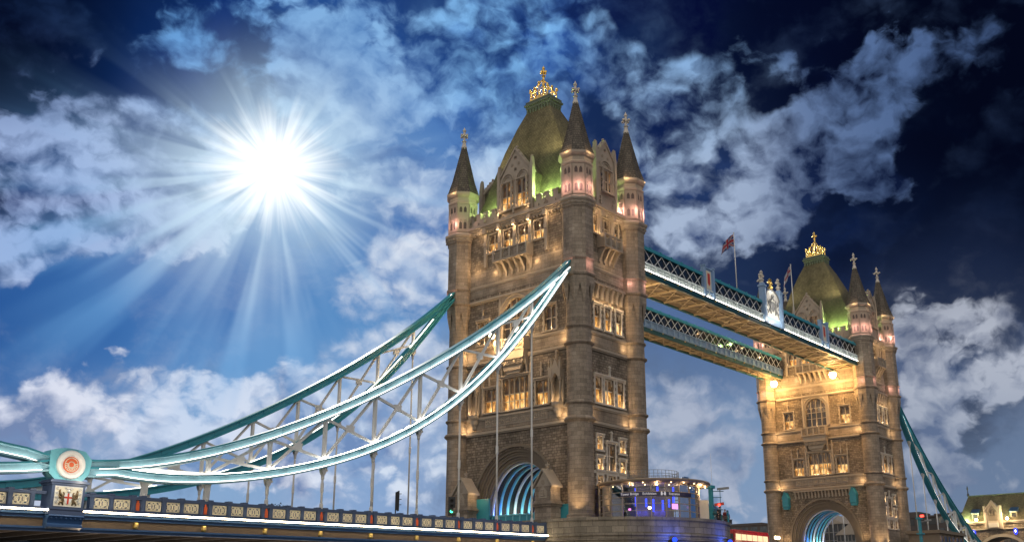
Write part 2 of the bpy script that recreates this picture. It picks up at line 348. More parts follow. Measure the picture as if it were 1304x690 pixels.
paint('flag_red', (.34, .02, .035), .8, var=.1)
paint('bronze', (.20, .14, .075), .45, metal=.5, var=.3)
paint('brick_dark', (.10, .085, .08), .8, var=.3)
paint('vault_dark', (.03, .027, .025), .8, var=.3)
paint('concrete', (.26, .25, .24), .8, var=.25)
paint('asphalt', (.05, .05, .052), .85, var=.2)
paint('copper_green', (.085, .115, .085), .6, var=.3, scale=.6)
paint('mud', (.10, .085, .065), .9, var=.3)
paint('dark_leaf', (.035, .05, .035), .9, var=.4, scale=.2)
pane_mat('pane_lit', [(.30, (.05, .020, .004)), (.46, (.42, .17, .035)), (.56, (1.0, .52, .14)), (.70, (1.0, .82, .42))], 1.15, 1.5)
pane_mat('pane_dim', [(.35, (.008, .009, .012)), (.55, (.05, .035, .02)), (.72, (.42, .2, .06))], .8, 1.3)
pane_mat('pane_office', [(.40, (.006, .010, .014)), (.62, (.04, .05, .055)), (.8, (.32, .24, .12))], .6, .5)
pane_mat('pane_upper', [(.35, (.010, .010, .012)), (.58, (.10, .05, .018)), (.72, (.55, .27, .08))], .9, 2.2)
emis('led_white', (1.0, .93, .80), 4.6)
emis('led_bright', (1.0, .92, .76), 15.0)
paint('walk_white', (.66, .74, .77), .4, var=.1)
emis('led_warm', (1.0, .80, .50), 24.0)
emis('led_mid', (1.0, .94, .84), 9.0)
emis('lamp_eaves', (1.0, .70, .34), 7.0)
emis('lamp_warm', (1.0, .66, .28), 60.0)
emis('lamp_small', (1.0, .72, .36), 22.0)
emis('lamp_blue', (.015, .05, 1.0), 3.0)
emis('lamp_green', (.05, 1.0, .42), 6.0)
emis('lamp_red', (1.0, .05, .03), 6.0)
emis('screen_pink', (1.0, .25, .75), 2.6)
emis('sign_blue', (.03, .06, .9), 2.0)
emis('bus_window', (1.0, .78, .45), 1.2)
def glass_mat():
    m, g, p, o = newmat('clear_glass')
    p.inputs['Base Color'].default_value = (.5, .56, .66, 1); p.inputs['Roughness'].default_value = .04
    p.inputs['IOR'].default_value = 1.3
    tr = g.node('ShaderNodeBsdfTransparent'); tr.inputs[0].default_value = (.72, .78, .86, 1)
    gl = g.node('ShaderNodeBsdfGlossy'); gl.inputs['Roughness'].default_value = .03
    fr = g.node('ShaderNodeFresnel'); fr.inputs[0].default_value = 1.5
    mx = g.node('ShaderNodeMixShader')
    g.put(mx.inputs[0], g.m('MULTIPLY_ADD', fr.outputs[0], .9, .05)); g.nt.links.new(tr.outputs[0], mx.inputs[1]); g.nt.links.new(gl.outputs[0], mx.inputs[2])
    g.nt.links.new(mx.outputs[0], o.inputs[0])
    m, g, p, o = newmat('dark_glass')
    g.put(p.inputs['Base Color'], (.012, .018, .026)); p.inputs['Roughness'].default_value = .06
    m, g, p, o = newmat('water')
    p.inputs['Base Color'].default_value = (.018, .026, .03, 1); p.inputs['Roughness'].default_value = .12
    h = g.noise(g.v('MULTIPLY', objn(g), (1, 1.6, 1)), .5, 6, .6); bump(g, p, h, .6, .25)
glass_mat()

# ------------------------------------------------------------------ mesh builder
class MB:
    def __init__(s):
        s.v = []; s.f = []; s.mi = []; s.uv = []; s.sm = []
    def face(s, pts, mi=0, uv=None, sm=False):
        b = len(s.v)
        s.v += [tuple(p) for p in pts]
        s.f.append(tuple(range(b, b + len(pts)))); s.mi.append(mi); s.uv.append(uv); s.sm.append(sm)
    def mesh(s, verts, faces, mi=0, uvs=None, sm=False):
        b = len(s.v)
        s.v += [tuple(p) for p in verts]
        for i, f in enumerate(faces):
            s.f.append(tuple(b + k for k in f)); s.mi.append(mi); s.uv.append(uvs[i] if uvs else None); s.sm.append(sm)
    def hexa(s, c, mi=0):
        s.mesh(c, [(0, 3, 2, 1), (4, 5, 6, 7), (0, 1, 5, 4), (1, 2, 6, 5), (2, 3, 7, 6), (3, 0, 4, 7)], mi)
    def box(s, x0, y0, z0, x1, y1, z1, mi=0):
        x0, x1 = sorted((x0, x1)); y0, y1 = sorted((y0, y1)); z0, z1 = sorted((z0, z1))
        s.hexa([(x0, y0, z0), (x1, y0, z0), (x1, y1, z0), (x0, y1, z0), (x0, y0, z1), (x1, y0, z1), (x1, y1, z1), (x0, y1, z1)], mi)
    def bar(s, p0, p1, w, h, up=(0, 0, 1), mi=0, w1=None):
        p0, p1 = Vector(p0), Vector(p1); d = (p1 - p0).normalized(); up = Vector(up)
        a = d.cross(up)
        if a.length < 1e-4: a = d.cross(Vector((1, 0, 0)))
        a.normalize(); b = a.cross(d)
        w1 = w if w1 is None else w1
        c = []
        for p, ww in ((p0, w), (p1, w1)):
            c += [p - a * ww / 2 - b * h / 2, p + a * ww / 2 - b * h / 2, p + a * ww / 2 + b * h / 2, p - a * ww / 2 + b * h / 2]
        s.hexa(c, mi)
    def sweep(s, path, sec, ups=(0, 0, 1), mi=0, cap=True, sm=False, mis=None):
        """section sec [(side, up)] swept along path"""
        path = [Vector(p) for p in path]; n = len(sec); rows = []
        for i, p in enumerate(path):
            t = (path[min(i + 1, len(path) - 1)] - path[max(i - 1, 0)]).normalized()
            a = t.cross(Vector(ups)).normalized(); b = a.cross(t)
            rows.append([p + a * q[0] + b * q[1] for q in sec])
        vs = [p for r in rows for p in r]; b0 = len(s.v); s.v += [tuple(p) for p in vs]
        for i in range(len(path) - 1):
            for j in range(n):
                k = (j + 1) % n
                s.f.append((b0 + i * n + j, b0 + i * n + k, b0 + (i + 1) * n + k, b0 + (i + 1) * n + j)); s.mi.append(mis[j] if mis else mi); s.uv.append(None); s.sm.append(sm)
        if cap:
            for e in (0, len(path) - 1):
                s.f.append(tuple(b0 + e * n + j for j in range(n))); s.mi.append(mi); s.uv.append(None); s.sm.append(False)
    def tube(s, path, r, n=8, mi=0, sm=True):
        path = [Vector(p) for p in path]; rows = []
        rr = r if isinstance(r, (list, tuple)) else [r] * len(path)
        a = None
        for i, p in enumerate(path):
            t = (path[min(i + 1, len(path) - 1)] - path[max(i - 1, 0)]).normalized()
            if a is None:
                a = t.cross(Vector((0, 0, 1)))
                if a.length < .05: a = t.cross(Vector((1, 0, 0)))
            a = (a - t * a.dot(t)).normalized(); b = t.cross(a)
            rows.append([p + (a * cos(2 * pi * k / n) + b * sin(2 * pi * k / n)) * rr[i] for k in range(n)])
        b0 = len(s.v); s.v += [tuple(p) for r_ in rows for p in r_]
        for i in range(len(path) - 1):
            for j in range(n):
                k = (j + 1) % n
                s.f.append((b0 + i * n + j, b0 + i * n + k, b0 + (i + 1) * n + k, b0 + (i + 1) * n + j)); s.mi.append(mi); s.uv.append(None); s.sm.append(sm)
        for e in (0, len(path) - 1):
            s.f.append(tuple(b0 + e * n + j for j in range(n))); s.mi.append(mi); s.uv.append(None); s.sm.append(False)
    def lathe(s, cx, cy, prof, n=24, ph=0.0, mi=0, sm=False, cap=True, a0=0.0, a1=2 * pi):
        full = abs(a1 - a0 - 2 * pi) < 1e-6
        cols = n if full else n + 1
        b0 = len(s.v); R = max(p[0] for p in prof)
        for r, z in prof:
            for k in range(cols):
                a = ph + a0 + (a1 - a0) * k / n
                s.v.append((cx + r * cos(a), cy + r * sin(a), z))
        L = 0
        for i in range(len(prof) - 1):
            for k in range(n):
                k2 = (k + 1) % cols
                u0, u1 = (a1 - a0) * k / n * R, (a1 - a0) * (k + 1) / n * R
                s.f.append((b0 + i * cols + k, b0 + i * cols + k2, b0 + (i + 1) * cols + k2, b0 + (i + 1) * cols + k))
                va, vb = prof[i][1], prof[i + 1][1]
                if abs(va - vb) < .02: vb = va + abs(prof[i][0] - prof[i + 1][0])
                s.uv.append([(u0, va), (u1, va), (u1, vb), (u0, vb)]); s.mi.append(mi); s.sm.append(sm)
        if cap and full:
            for i in (0, len(prof) - 1):
                if prof[i][0] > 1e-4:
                    s.f.append(tuple(b0 + i * cols + k for k in range(cols))); s.mi.append(mi); s.uv.append(None); s.sm.append(False)
    def ball(s, c, r, n=10, mi=0):
        m = max(4, n // 2)
        s.lathe(c[0], c[1], [(max(1e-5, r * sin(pi * i / m)), c[2] - r * cos(pi * i / m)) for i in range(m + 1)], n, mi=mi, sm=True, cap=False)
    def prism(s, poly, fn, d0, d1, mi=0):
        """polygon [(u, z)] pushed through fn(u, z, d) and extruded d0..d1"""
        n = len(poly)
        a = [fn(u, z, d0) for u, z in poly]; b = [fn(u, z, d1) for u, z in poly]
        s.mesh(a + b, [tuple(range(n)), tuple(range(2 * n - 1, n - 1, -1))] + [(i, (i + 1) % n, n + (i + 1) % n, n + i) for i in range(n)], mi)
    def build(s, name, mats, parent=None, recalc=True):
        me = bpy.data.meshes.new(name)
        me.from_pydata(s.v, [], s.f)
        if isinstance(mats, str): mats = [mats]
        for m in mats: me.materials.append(MATS[m])
        me.polygons.foreach_set('material_index', s.mi)
        me.polygons.foreach_set('use_smooth', s.sm)
        ul = me.uv_layers.new(name='uv').data
        for p, uv in zip(me.polygons, s.uv):
            nn = p.normal
            if uv is None:
                if abs(nn.z) > .75: t = Vector((1, 0, 0)); w = Vector((0, 1, 0))
                else:
                    t = Vector((-nn.y, nn.x, 0)).normalized(); w = Vector((0, 0, 1))
                for li in p.loop_indices:
                    q = me.vertices[me.loops[li].vertex_index].co
                    ul[li].uv = (q.dot(t), q.dot(w))
            else:
                for k, li in enumerate(p.loop_indices): ul[li].uv = uv[k]
        if recalc:
            bm = bmesh.new(); bm.from_mesh(me)
            bmesh.ops.recalc_face_normals(bm, faces=bm.faces); bm.to_mesh(me); bm.free()
        me.update()
        o = bpy.data.objects.new(name, me); COL.objects.link(o)
        if parent is not None: o.parent = parent
        return o

def tag(o, label=None, cat=None, group=None, kind=None):
    if label: o['label'] = label
    if cat: o['category'] = cat
    if group: o['group'] = group
    if kind: o['kind'] = kind
    return o
def empty(name, loc=(0, 0, 0), label=None, cat=None, group=None):
    o = bpy.data.objects.new(name, None); COL.objects.link(o); o.location = loc
    o.empty_display_size = .5
    return tag(o, label, cat, group)
def copy_tree(o, parent=None):
    c = o.copy(); COL.objects.link(c)
    if parent is not None: c.parent = parent
    for ch in list(o.children): copy_tree(ch, c)
    return c
LK = 3.7
def lamp(name, loc, energy, color, parent=None, kind='POINT', r=.12, target=None, angle=60, blend=.6, size=None):
    l = bpy.data.lights.new(name, kind); l.energy = energy * LK; l.color = color
    if kind in ('POINT', 'SPOT'): l.shadow_soft_size = r
    if kind == 'SPOT': l.spot_size = radians(angle); l.spot_blend = blend
    if kind == 'AREA':
        l.shape = 'RECTANGLE'; l.size, l.size_y = size
    o = bpy.data.objects.new(name, l); COL.objects.link(o); o.location = loc
    if target is not None:
        o.rotation_euler = (Vector(target) - Vector(loc)).to_track_quat('-Z', 'Y').to_euler()
    if parent is not None: o.parent = parent
    return o
WARM = (1.0, .64, .31); PINK = (1.0, .50, .42); GREEN = (.62, 1.0, .30); WHITE = (1.0, .90, .74)

# ------------------------------------------------------------------ bridge towers
TA, TB = 5.45, 9.6              # wall planes: half size along / across the bridge
TX, TY = 5.31, 9.5              # turret centres
def frW(u, z, d): return (-TA - d, u, z)
def frE(u, z, d): return (TA + d, u, z)
def frS(u, z, d): return (u, -TB - d, z)
def frN(u, z, d): return (u, TB + d, z)

def wall_panel(mb, fr, u0, u1, z0, z1, holes, mi, depth=.4, d=0.0):
    us = sorted({u0, u1} | {h[k] for h in holes for k in (0, 1) if u0 < h[k] < u1})
    zs = sorted({z0, z1} | {h[k] for h in holes for k in (2, 3) if z0 < h[k] < z1})
    for i in range(len(us) - 1):
        for j in range(len(zs) - 1):
            uc, zc = (us[i] + us[i + 1]) / 2, (zs[j] + zs[j + 1]) / 2
            if any(h[0] < uc < h[1] and h[2] < zc < h[3] for h in holes): continue
            mb.face([fr(us[i], zs[j], d), fr(us[i + 1], zs[j], d), fr(us[i + 1], zs[j + 1], d), fr(us[i], zs[j + 1], d)], mi)
    for a, b, c, e in holes:
        if not (u0 <= (a + b) / 2 <= u1 and z0 <= (c + e) / 2 <= z1): continue
        q = [(a, c), (b, c), (b, e), (a, e)]
        for k in range(4):
            p, r = q[k], q[(k + 1) % 4]
            mb.face([fr(*p, d), fr(*r, d), fr(*r, d - depth), fr(*p, d - depth)], mi)

def rect(mb, fr, u0, u1, z0, z1, d0, d1, mi=0):
    mb.prism([(u0, z0), (u1, z0), (u1, z1), (u0, z1)], fr, d0, d1, mi)

def head(mb, fr, u0, u1, zs, zt, d0, d1, mi, pointed=True, n=7):
    """fills the two corners above an arched light"""
    um = (u0 + u1) / 2; h = (u1 - u0) / 2
    for sgn, e in ((-1, u0), (1, u1)):
        cur = []
        for i in range(n + 1):
            t = i / n
            if pointed:
                a = t * radians(62); uu = h - (2 * h) * (1 - cos(a)) / 1.06 * 1.0; zz = sin(a) / sin(radians(62))
                uu = max(0, h - h * (1 - cos(a)) / (1 - cos(radians(62))))
            else:
                a = t * pi / 2; uu = h * cos(a); zz = sin(a)
            cur.append((um + sgn * uu, zs + (zt - zs) * zz))
        mb.prism(cur + [(e, zt)], fr, d0, d1, mi)

def window(T, fr, uc, w, z0, z1, lights=2, transom=.55, pane='pane_lit', hood=True, sur=.2, depth=.4, big=False, off=0.0, mat='trim', glow=0, fin=0, gd=.1):
    f2 = (lambda u, z, d: fr(u, z, d + off)) if off else fr
    u0, u1 = uc - w / 2, uc + w / 2
    mb = MB()
    for a, b in ((u0 - sur, u0), (u1, u1 + sur)):
        rect(mb, f2, a, b, z0 - .05, z1 + sur, -.05, .10)
        k = 0; z = z0 + .1                                           # quoin blocks
        while z < z1 - .2:
            if k % 2 == 0:
                rect(mb, f2, a - (.13 if a < uc and b <= u0 + 1e-6 else -sur + .0), (a if b <= u0 + 1e-6 else b + .13), z, z + .34, -.05, .085)
            z += .36; k += 1
    rect(mb, f2, u0, u1, z1, z1 + sur, -.05, .10)
    if hood:
        rect(mb, f2, u0 - sur - .12, u1 + sur + .12, z1 + sur, z1 + sur + .16, -.05, .26)
        rect(mb, f2, u0 - sur - .12, u0 - sur + .03, z1 - .1, z1 + sur, -.05, .2)
        rect(mb, f2, u1 + sur - .03, u1 + sur + .12, z1 - .1, z1 + sur, -.05, .2)
    if fin:
        mb.prism([(uc - .16, z1 + sur + .16), (uc + .16, z1 + sur + .16), (uc + .06, z1 + sur + .55), (uc + .06, z1 + fin - .35), (uc + .2, z1 + fin - .22), (uc, z1 + fin), (uc - .2, z1 + fin - .22), (uc - .06, z1 + fin - .35), (uc - .06, z1 + sur + .55)], f2, .0, .22)
    lw = w / lights
    if big:
        head(mb, f2, u0, u1, z1 - w / 2 * 1.02, z1 + .02, -depth + .05, .02, 0, pointed=False, n=12)
    for i in range(1, lights):
        rect(mb, f2, u0 + i * lw - .06, u0 + i * lw + .06, z0, z1 - (.02 if not big else .05), -depth + .04, -depth + .2)
    zt = z0 + (z1 - z0) * transom
    if transom: rect(mb, f2, u0, u1, zt - .05, zt + .05, -depth + .05, -depth + .18)
    if transom and z1 - z0 > 3.4: rect(mb, f2, u0, u1, z0 + (z1 - z0) * .28 - .035, z0 + (z1 - z0) * .28 + .035, -depth + .05, -depth + .15)
    for i in range(lights):
        a, b = u0 + i * lw, u0 + (i + 1) * lw
        if not big: head(mb, f2, a, b, z1 - lw * .75, z1, -depth + .04, -depth + .22, 0)
        else: head(mb, f2, a, b, zt - lw * .7 + .9, zt + .9, -depth + .04, -depth + .16, 0)
    o = mb.build('window', mat, T)
    zs = zt - .02 if transom else z1
    p = MB(); p.face([f2(u0, z0, -depth + .02), f2(u1, z0, -depth + .02), f2(u1, zs, -depth + .02), f2(u0, zs, -depth + .02)])
    p.build('pane', pane, o, recalc=False)
    if transom:
        p = MB(); p.face([f2(u0, zs, -depth + .02), f2(u1, zs, -depth + .02), f2(u1, z1, -depth + .02), f2(u0, z1, -depth + .02)])
        p.build('pane', 'pane_upper', o, recalc=False)
    s = MB(); rect(s, f2, u0 - sur - .1, u1 + sur + .1, z0 - .22, z0 - .02, -.05 if off == 0 else -.2, .24); s.build('sill', mat, o)
    if glow:
        lamp('window_uplight', f2(uc, z0 + .12, gd), glow, WARM, T, r=.05)
    return (u0, u1, z0, z1)

def arch_curve(w, rise, spring, n=28, bot=-3.2):
    pts = [(-w, bot), (-w, spring)]
    for i in range(1, n): 
        a = pi - pi * i / n
        pts.append((w * cos(a), spring + rise * sin(a)))
    return pts + [(w, spring), (w, bot)]
def ring(mb, fr, p1, d1, p2, d2, mi=0):
    for i in range(len(p1) - 1):
        mb.face([fr(*p1[i], d1), fr(*p1[i + 1], d1), fr(*p2[i + 1], d2), fr(*p2[i], d2)], mi)

AR = dict(w=4.8, rise=5.6, spring=1.5)
def arch_wall(mb, fr, half, ztop, mi, mit):
    cv = arch_curve(6.45, 7.05, 1.5)
    cur = [p for p in cv]
    mb.face([fr(-half, -3.2, 0), fr(-6.45, -3.2, 0), fr(-6.45, ztop, 0), fr(-half, ztop, 0)], mi)
    mb.face([fr(half, -3.2, 0), fr(6.45, -3.2, 0), fr(6.45, ztop, 0), fr(half, ztop, 0)], mi)
    for i in range(1, len(cur) - 2):
        a, b = cur[i], cur[i + 1]
        mb.face([fr(a[0], a[1], 0), fr(b[0], b[1], 0), fr(b[0], ztop, 0), fr(a[0], ztop, 0)], mi)
def archivolt(T, fr):
    mb = MB()
    ws = [6.75, 6.45, 5.95, 5.45, 4.95]; ds = [.16, .16, -.2, -.55, -.9]
    cs = [arch_curve(w, w * 1.09 + .25, 1.5) for w in ws]
    ring(mb, fr, cs[0], 0, cs[0], .16)
    ring(mb, fr, cs[0], .16, cs[1], .16)
    for k in range(1, 4):
        ring(mb, fr, cs[k], ds[k], cs[k], ds[k + 1] + .12)
        mid = arch_curve((ws[k] + ws[k + 1]) / 2, (ws[k] + ws[k + 1]) / 2 * 1.09 + .25, 1.5)
        ring(mb, fr, cs[k], ds[k + 1] + .12, mid, ds[k + 1] + .12); ring(mb, fr, mid, ds[k + 1] + .12, mid, ds[k + 1]); ring(mb, fr, mid, ds[k + 1], cs[k + 1], ds[k + 1])
    ring(mb, fr, cs[4], -.9, cs[4], -1.3)
    return mb.build('archivolt', 'trim_dark', T)

def band(mb, fr, half, z, h, proj, mi=0, u0=None):
    u0 = -half if u0 is None else u0
    z = zr(z)
    rect(mb, fr, u0, half, z - h / 2, z + h / 2, -.05, proj, mi)
    rect(mb, fr, u0, half, z - h / 2 - .16, z - h / 2, -.05, proj * .55, mi)

def quatre(mb, fr, uc, zc, r, d, mi=0, t=.05):
    """small carved quatrefoil"""
    for k in range(4):
        a = k * pi / 2 + pi / 4
        cx, cz = uc + cos(a) * r * .48, zc + sin(a) * r * .48
        pts = [Vector(fr(cx + cos(b) * r * .5, cz + sin(b) * r * .5, d)) for b in [2 * pi * i / 10 for i in range(11)]]
        mb.tube(pts, t, 4, mi, sm=False)

# ---- turret meshes, shared by all eight
def zr(z):
    """storey levels read off the front edges of the rings, brought back to the turret axis"""
    t = [(-4, 0), (0, .1), (11.2, .3), (20, .45), (28.3, .7), (37.7, 1.0), (43.9, 1.1), (50.1, .25), (50.6, 0), (70, 0)]
    for (a, p), (b, q) in zip(t, t[1:]):
        if a <= z <= b: return z - (p + (q - p) * (z - a) / (b - a))
    return z
def turret_meshes():
    out = {}
    mb = MB()
    prof = [(1.78, -3.2), (1.78, .05), (1.62, .25), (1.66, .45), (1.48, .6), (1.45, 10.75), (1.55, 10.85), (1.78, 11.05), (1.82, 11.2), (1.72, 11.38), (1.46, 11.5), (1.45, 12.75), (1.54, 12.82), (1.68, 12.98), (1.68, 13.12), (1.46, 13.22),
            (1.44, 19.7), (1.55, 19.8), (1.74, 19.95), (1.76, 20.08), (1.46, 20.25), (1.44, 21.7), (1.53, 21.8), (1.66, 21.95), (1.66, 22.08), (1.45, 22.18), (1.44, 27.0)]
    mb.lathe(0, 0, prof, 32, mi=0, cap=False)
    # broach: eight pendant points carry the octagon
    R = 1.93; ph = pi / 8
    mb.lathe(0, 0, [(1.40, 26.85), (R * .99, 27.05), (R, 27.1), (R, 28.0), (R + .14, 28.1), (R + .22, 28.3), (R + .18, 28.45), (R - .06, 28.6), (R - .06, 30.1), (R + .07, 30.15), (R + .12, 30.28), (R + .05, 30.4), (R - .03, 30.5), (R - .05, 36.6), (R + .02, 36.75), (R + .1, 36.85), (R + .1, 37.0)], 8, ph, mi=0, cap=False)
    for k in range(8):
        a = ph + k * pi / 4
        c = Vector((R * cos(a), R * sin(a), 27.1))
        l = Vector((R * cos(pi / 8) * cos(a - pi / 8), R * cos(pi / 8) * sin(a - pi / 8), 27.1)); r = Vector((R * cos(pi / 8) * cos(a + pi / 8), R * cos(pi / 8) * sin(a + pi / 8), 27.1))
        t = Vector((1.43 * cos(a), 1.43 * sin(a), 24.4)); i = Vector((1.2 * cos(a), 1.2 * sin(a), 27.1))
        mb.mesh([l, c, r, t, i], [(0, 1, 3), (1, 2, 3), (0, 3, 4), (2, 4, 3)], 0)
    out['turret'] = mb.build('turret', ['ashlar'])
    mb = MB()
    mb.lathe(0, 0, [(1.9, 36.95), (2.1, 37.2), (2.12, 37.4), (2.36, 37.62), (2.4, 37.85), (2.22, 38.0), (1.9, 38.15), (1.88, 38.3)], 8, ph, cap=False)
    for k in range(16):                                                # little corbels
        a = ph / 2 + k * pi / 8
        mb.ball((2.08 * cos(a), 2.08 * sin(a), 37.25), .14, 6)
    mb.lathe(0, 0, [(1.88, 38.3), (1.88, 42.2), (2.02, 42.3), (2.08, 42.5), (1.98, 42.62), (1.86, 42.75), (1.88, 43.2), (2.1, 43.38), (2.28, 43.6), (2.30, 43.85), (2.1, 43.95)], 8, ph, cap=False)
    for k in range(8):
        a = k * pi / 4; rr = 1.88 * cos(pi / 8)
        ux, uy = -sin(a), cos(a)
        fr = lambda u, z, d, a=a, ux=ux, uy=uy: ((rr + d) * cos(a) + ux * u, (rr + d) * sin(a) + uy * u, z)
        for s in (-1, 1): rect(mb, fr, s * .60 - .09, s * .60 + .09, 38.3, 42.2, -.02, .13)
        rect(mb, fr, -.51, .51, 40.05, 40.2, -.02, .1); rect(mb, fr, -.51, .51, 38.35, 38.5, -.02, .1); rect(mb, fr, -.05, .05, 38.5, 42.2, -.02, .09)
        rect(mb, fr, -.51, .51, 41.95, 42.2, -.02, .1)
        for s in (-1, 1):
            head(mb, fr, s * .28 - .23, s * .28 + .23, 41.2, 41.95, -.02, .09, 0, n=5)
            head(mb, fr, s * .28 - .23, s * .28 + .23, 39.6, 40.05, -.02, .08, 0, n=5)
        mb.prism([(-.5, 40.2), (.5, 40.2), (0, 41.15)], fr, -.02, .07)
    pass                                                           # dark openings of the lantern stage
    for k in range(8):
        a = k * pi / 4; rr = 1.88 * cos(pi / 8) + .012
        ux, uy = -sin(a), cos(a)
        fr = lambda u, z, d, a=a, ux=ux, uy=uy: ((rr + d) * cos(a) + ux * u, (rr + d) * sin(a) + uy * u, z)
        for s in (-1, 1):
            for z0, z1 in ((41.1, 41.9), (38.75, 39.75)):
                mb.prism([(s * .28 - .18, z0), (s * .28 + .18, z0), (s * .28 + .18, z1 - .2), (s * .28, z1), (s * .28 - .18, z1 - .2)], fr, -.05, .012, 1)
    out['lantern_stage'] = mb.build('lantern_stage', ['trim', 'brick_dark'])
    mb = MB()
    mb.lathe(0, 0, [(2.12, 43.93), (1.55, 45.5), (.98, 47.6), (.30, 50.1)], 8, ph, cap=False)
    for k in range(8):
        a = ph + k * pi / 4
        mb.tube([(2.13 * cos(a), 2.13 * sin(a), 43.95), (1.56 * cos(a), 1.56 * sin(a), 45.5), (.99 * cos(a), .99 * sin(a), 47.6), (.31 * cos(a), .31 * sin(a), 50.1)], .06, 5, 0, sm=False)
    out['spire'] = mb.build('spire', ['spire_slate'])
    mb = MB()
    mb.lathe(0, 0, [(.30, 50.0), (.40, 50.15), (.28, 50.4), (.20, 50.7), (.34, 50.85), (.16, 51.0), (.14, 51.6), (.2, 51.9), (.13, 52.2), (.26, 52.45), (.14, 52.65), (.02, 52.95)], 8)
    for ax in ((1, 0), (0, 1)):
        for s in (-1, 1):
            mb.box(*(min(0, s * .5) * ax[0] - .1 * ax[1], min(0, s * .5) * ax[1] - .1 * ax[0], 51.55), *(max(0, s * .5) * ax[0] + .1 * ax[1], max(0, s * .5) * ax[1] + .1 * ax[0], 51.78))
            mb.ball((s * .5 * ax[0], s * .5 * ax[1], 51.67), .19, 6)
    out['finial'] = mb.build('finial', ['white_stone'])
    for o in out.values():
        for v in o.data.vertices: v.co.z = zr(v.co.z)
    for k in ('lantern_stage', 'spire', 'finial'): out[k].parent = out['turret']
    return out['turret']

def gable_part(T, fr, hw, zb, ze, za, wins, uc=0.0):
    """stone dormer gable standing on the wall head"""
    mb = MB()
    P = lambda u, z, d: fr(u + uc, z, d)
    mb.prism([(-hw, zb), (hw, zb), (hw, ze), (hw * .93, ze + .1), (0.12, za - .25), (-.12, za - .25), (-hw * .93, ze + .1), (-hw, ze)], P, -.55, .05)
    for s in (-1, 1):                                                  # raking coping, crockets, pinnacles
        mb.prism([(s * (hw + .12), ze - .05), (s * (hw + .12), ze + .2), (0, za), (0, za - .35)], P, -.6, .2)
        for t in (.2, .4, .6, .8): 
            c = P(s * hw * (1 - t), ze + .2 + (za - ze - .2) * t + .12, .0); mb.ball(c, .15, 6)
        rect(mb, P, s * hw - .22, s * hw + .22, zb, ze + .6, -.3, .28)
        mb.prism([(s * hw - .26, ze + .6), (s * hw + .26, ze + .6), (s * hw + .05, ze + 2.0), (s * hw - .05, ze + 2.0)], P, -.28, .26)
        mb.ball(P(s * hw, ze + 2.05, 0), .16, 6)
        rect(mb, P, s * (hw * .02) - .0, s * .02, zb, zb + .01, 0, .01)
    mb.ball(P(0, za + .12, -.2), .2, 6)
    for s, u, z in [(s, u, z) for s in (-1, 1) for u, z in ((.0, za - 1.4), (.55, za - 2.3), (1.15, za - 3.4), (.0, za - 3.0))]:
        if abs(u) < hw * .8: quatre(mb, P, s * u, z, .2, .07, 0, .05)
    o = mb.build('gable', ['trim'], T)
    for w in wins:
        window(T, lambda u, z, d: fr(u, z, d), w[0] + uc, w[1], w[2], w[3], lights=w[4], transom=w[5], pane=w[6], hood=False, off=.42, depth=.38, sur=.16, glow=w[7], gd=.25)
        m2 = MB(); c0, ww, zz = w[0] + uc, w[1], w[3]
        arcp = [(c0 + (ww / 2 + .2) * cos(a), zz + .15 + 1.15 * sin(a)) for a in [pi * i / 12 for i in range(13)]]
        for r0 in (0, .28):
            m2.tube([fr(c0 + (u - c0) * (1 - r0), zz + .15 + (z - zz - .15) * (1 - r0), .14) for u, z in arcp], .1, 5, 0, sm=False)
        m2.prism([(c0 + (u - c0) * .7, zz + .15 + (z - zz - .15) * .7) for u, z in arcp], fr, .03, .08)
        m2.build('arch_head', 'trim', T)
    # small roof running back from the gable into the main roof
    m3_ = MB()
    m3_.prism([(-hw, ze), (hw, ze), (0, za - .35)], P, -4.6, -.56); rect(m3_, P, -hw + .02, hw - .02, zb, ze, -4.4, -.56)
    m3_.build('dormer_roof', 'slate', T)
    return o

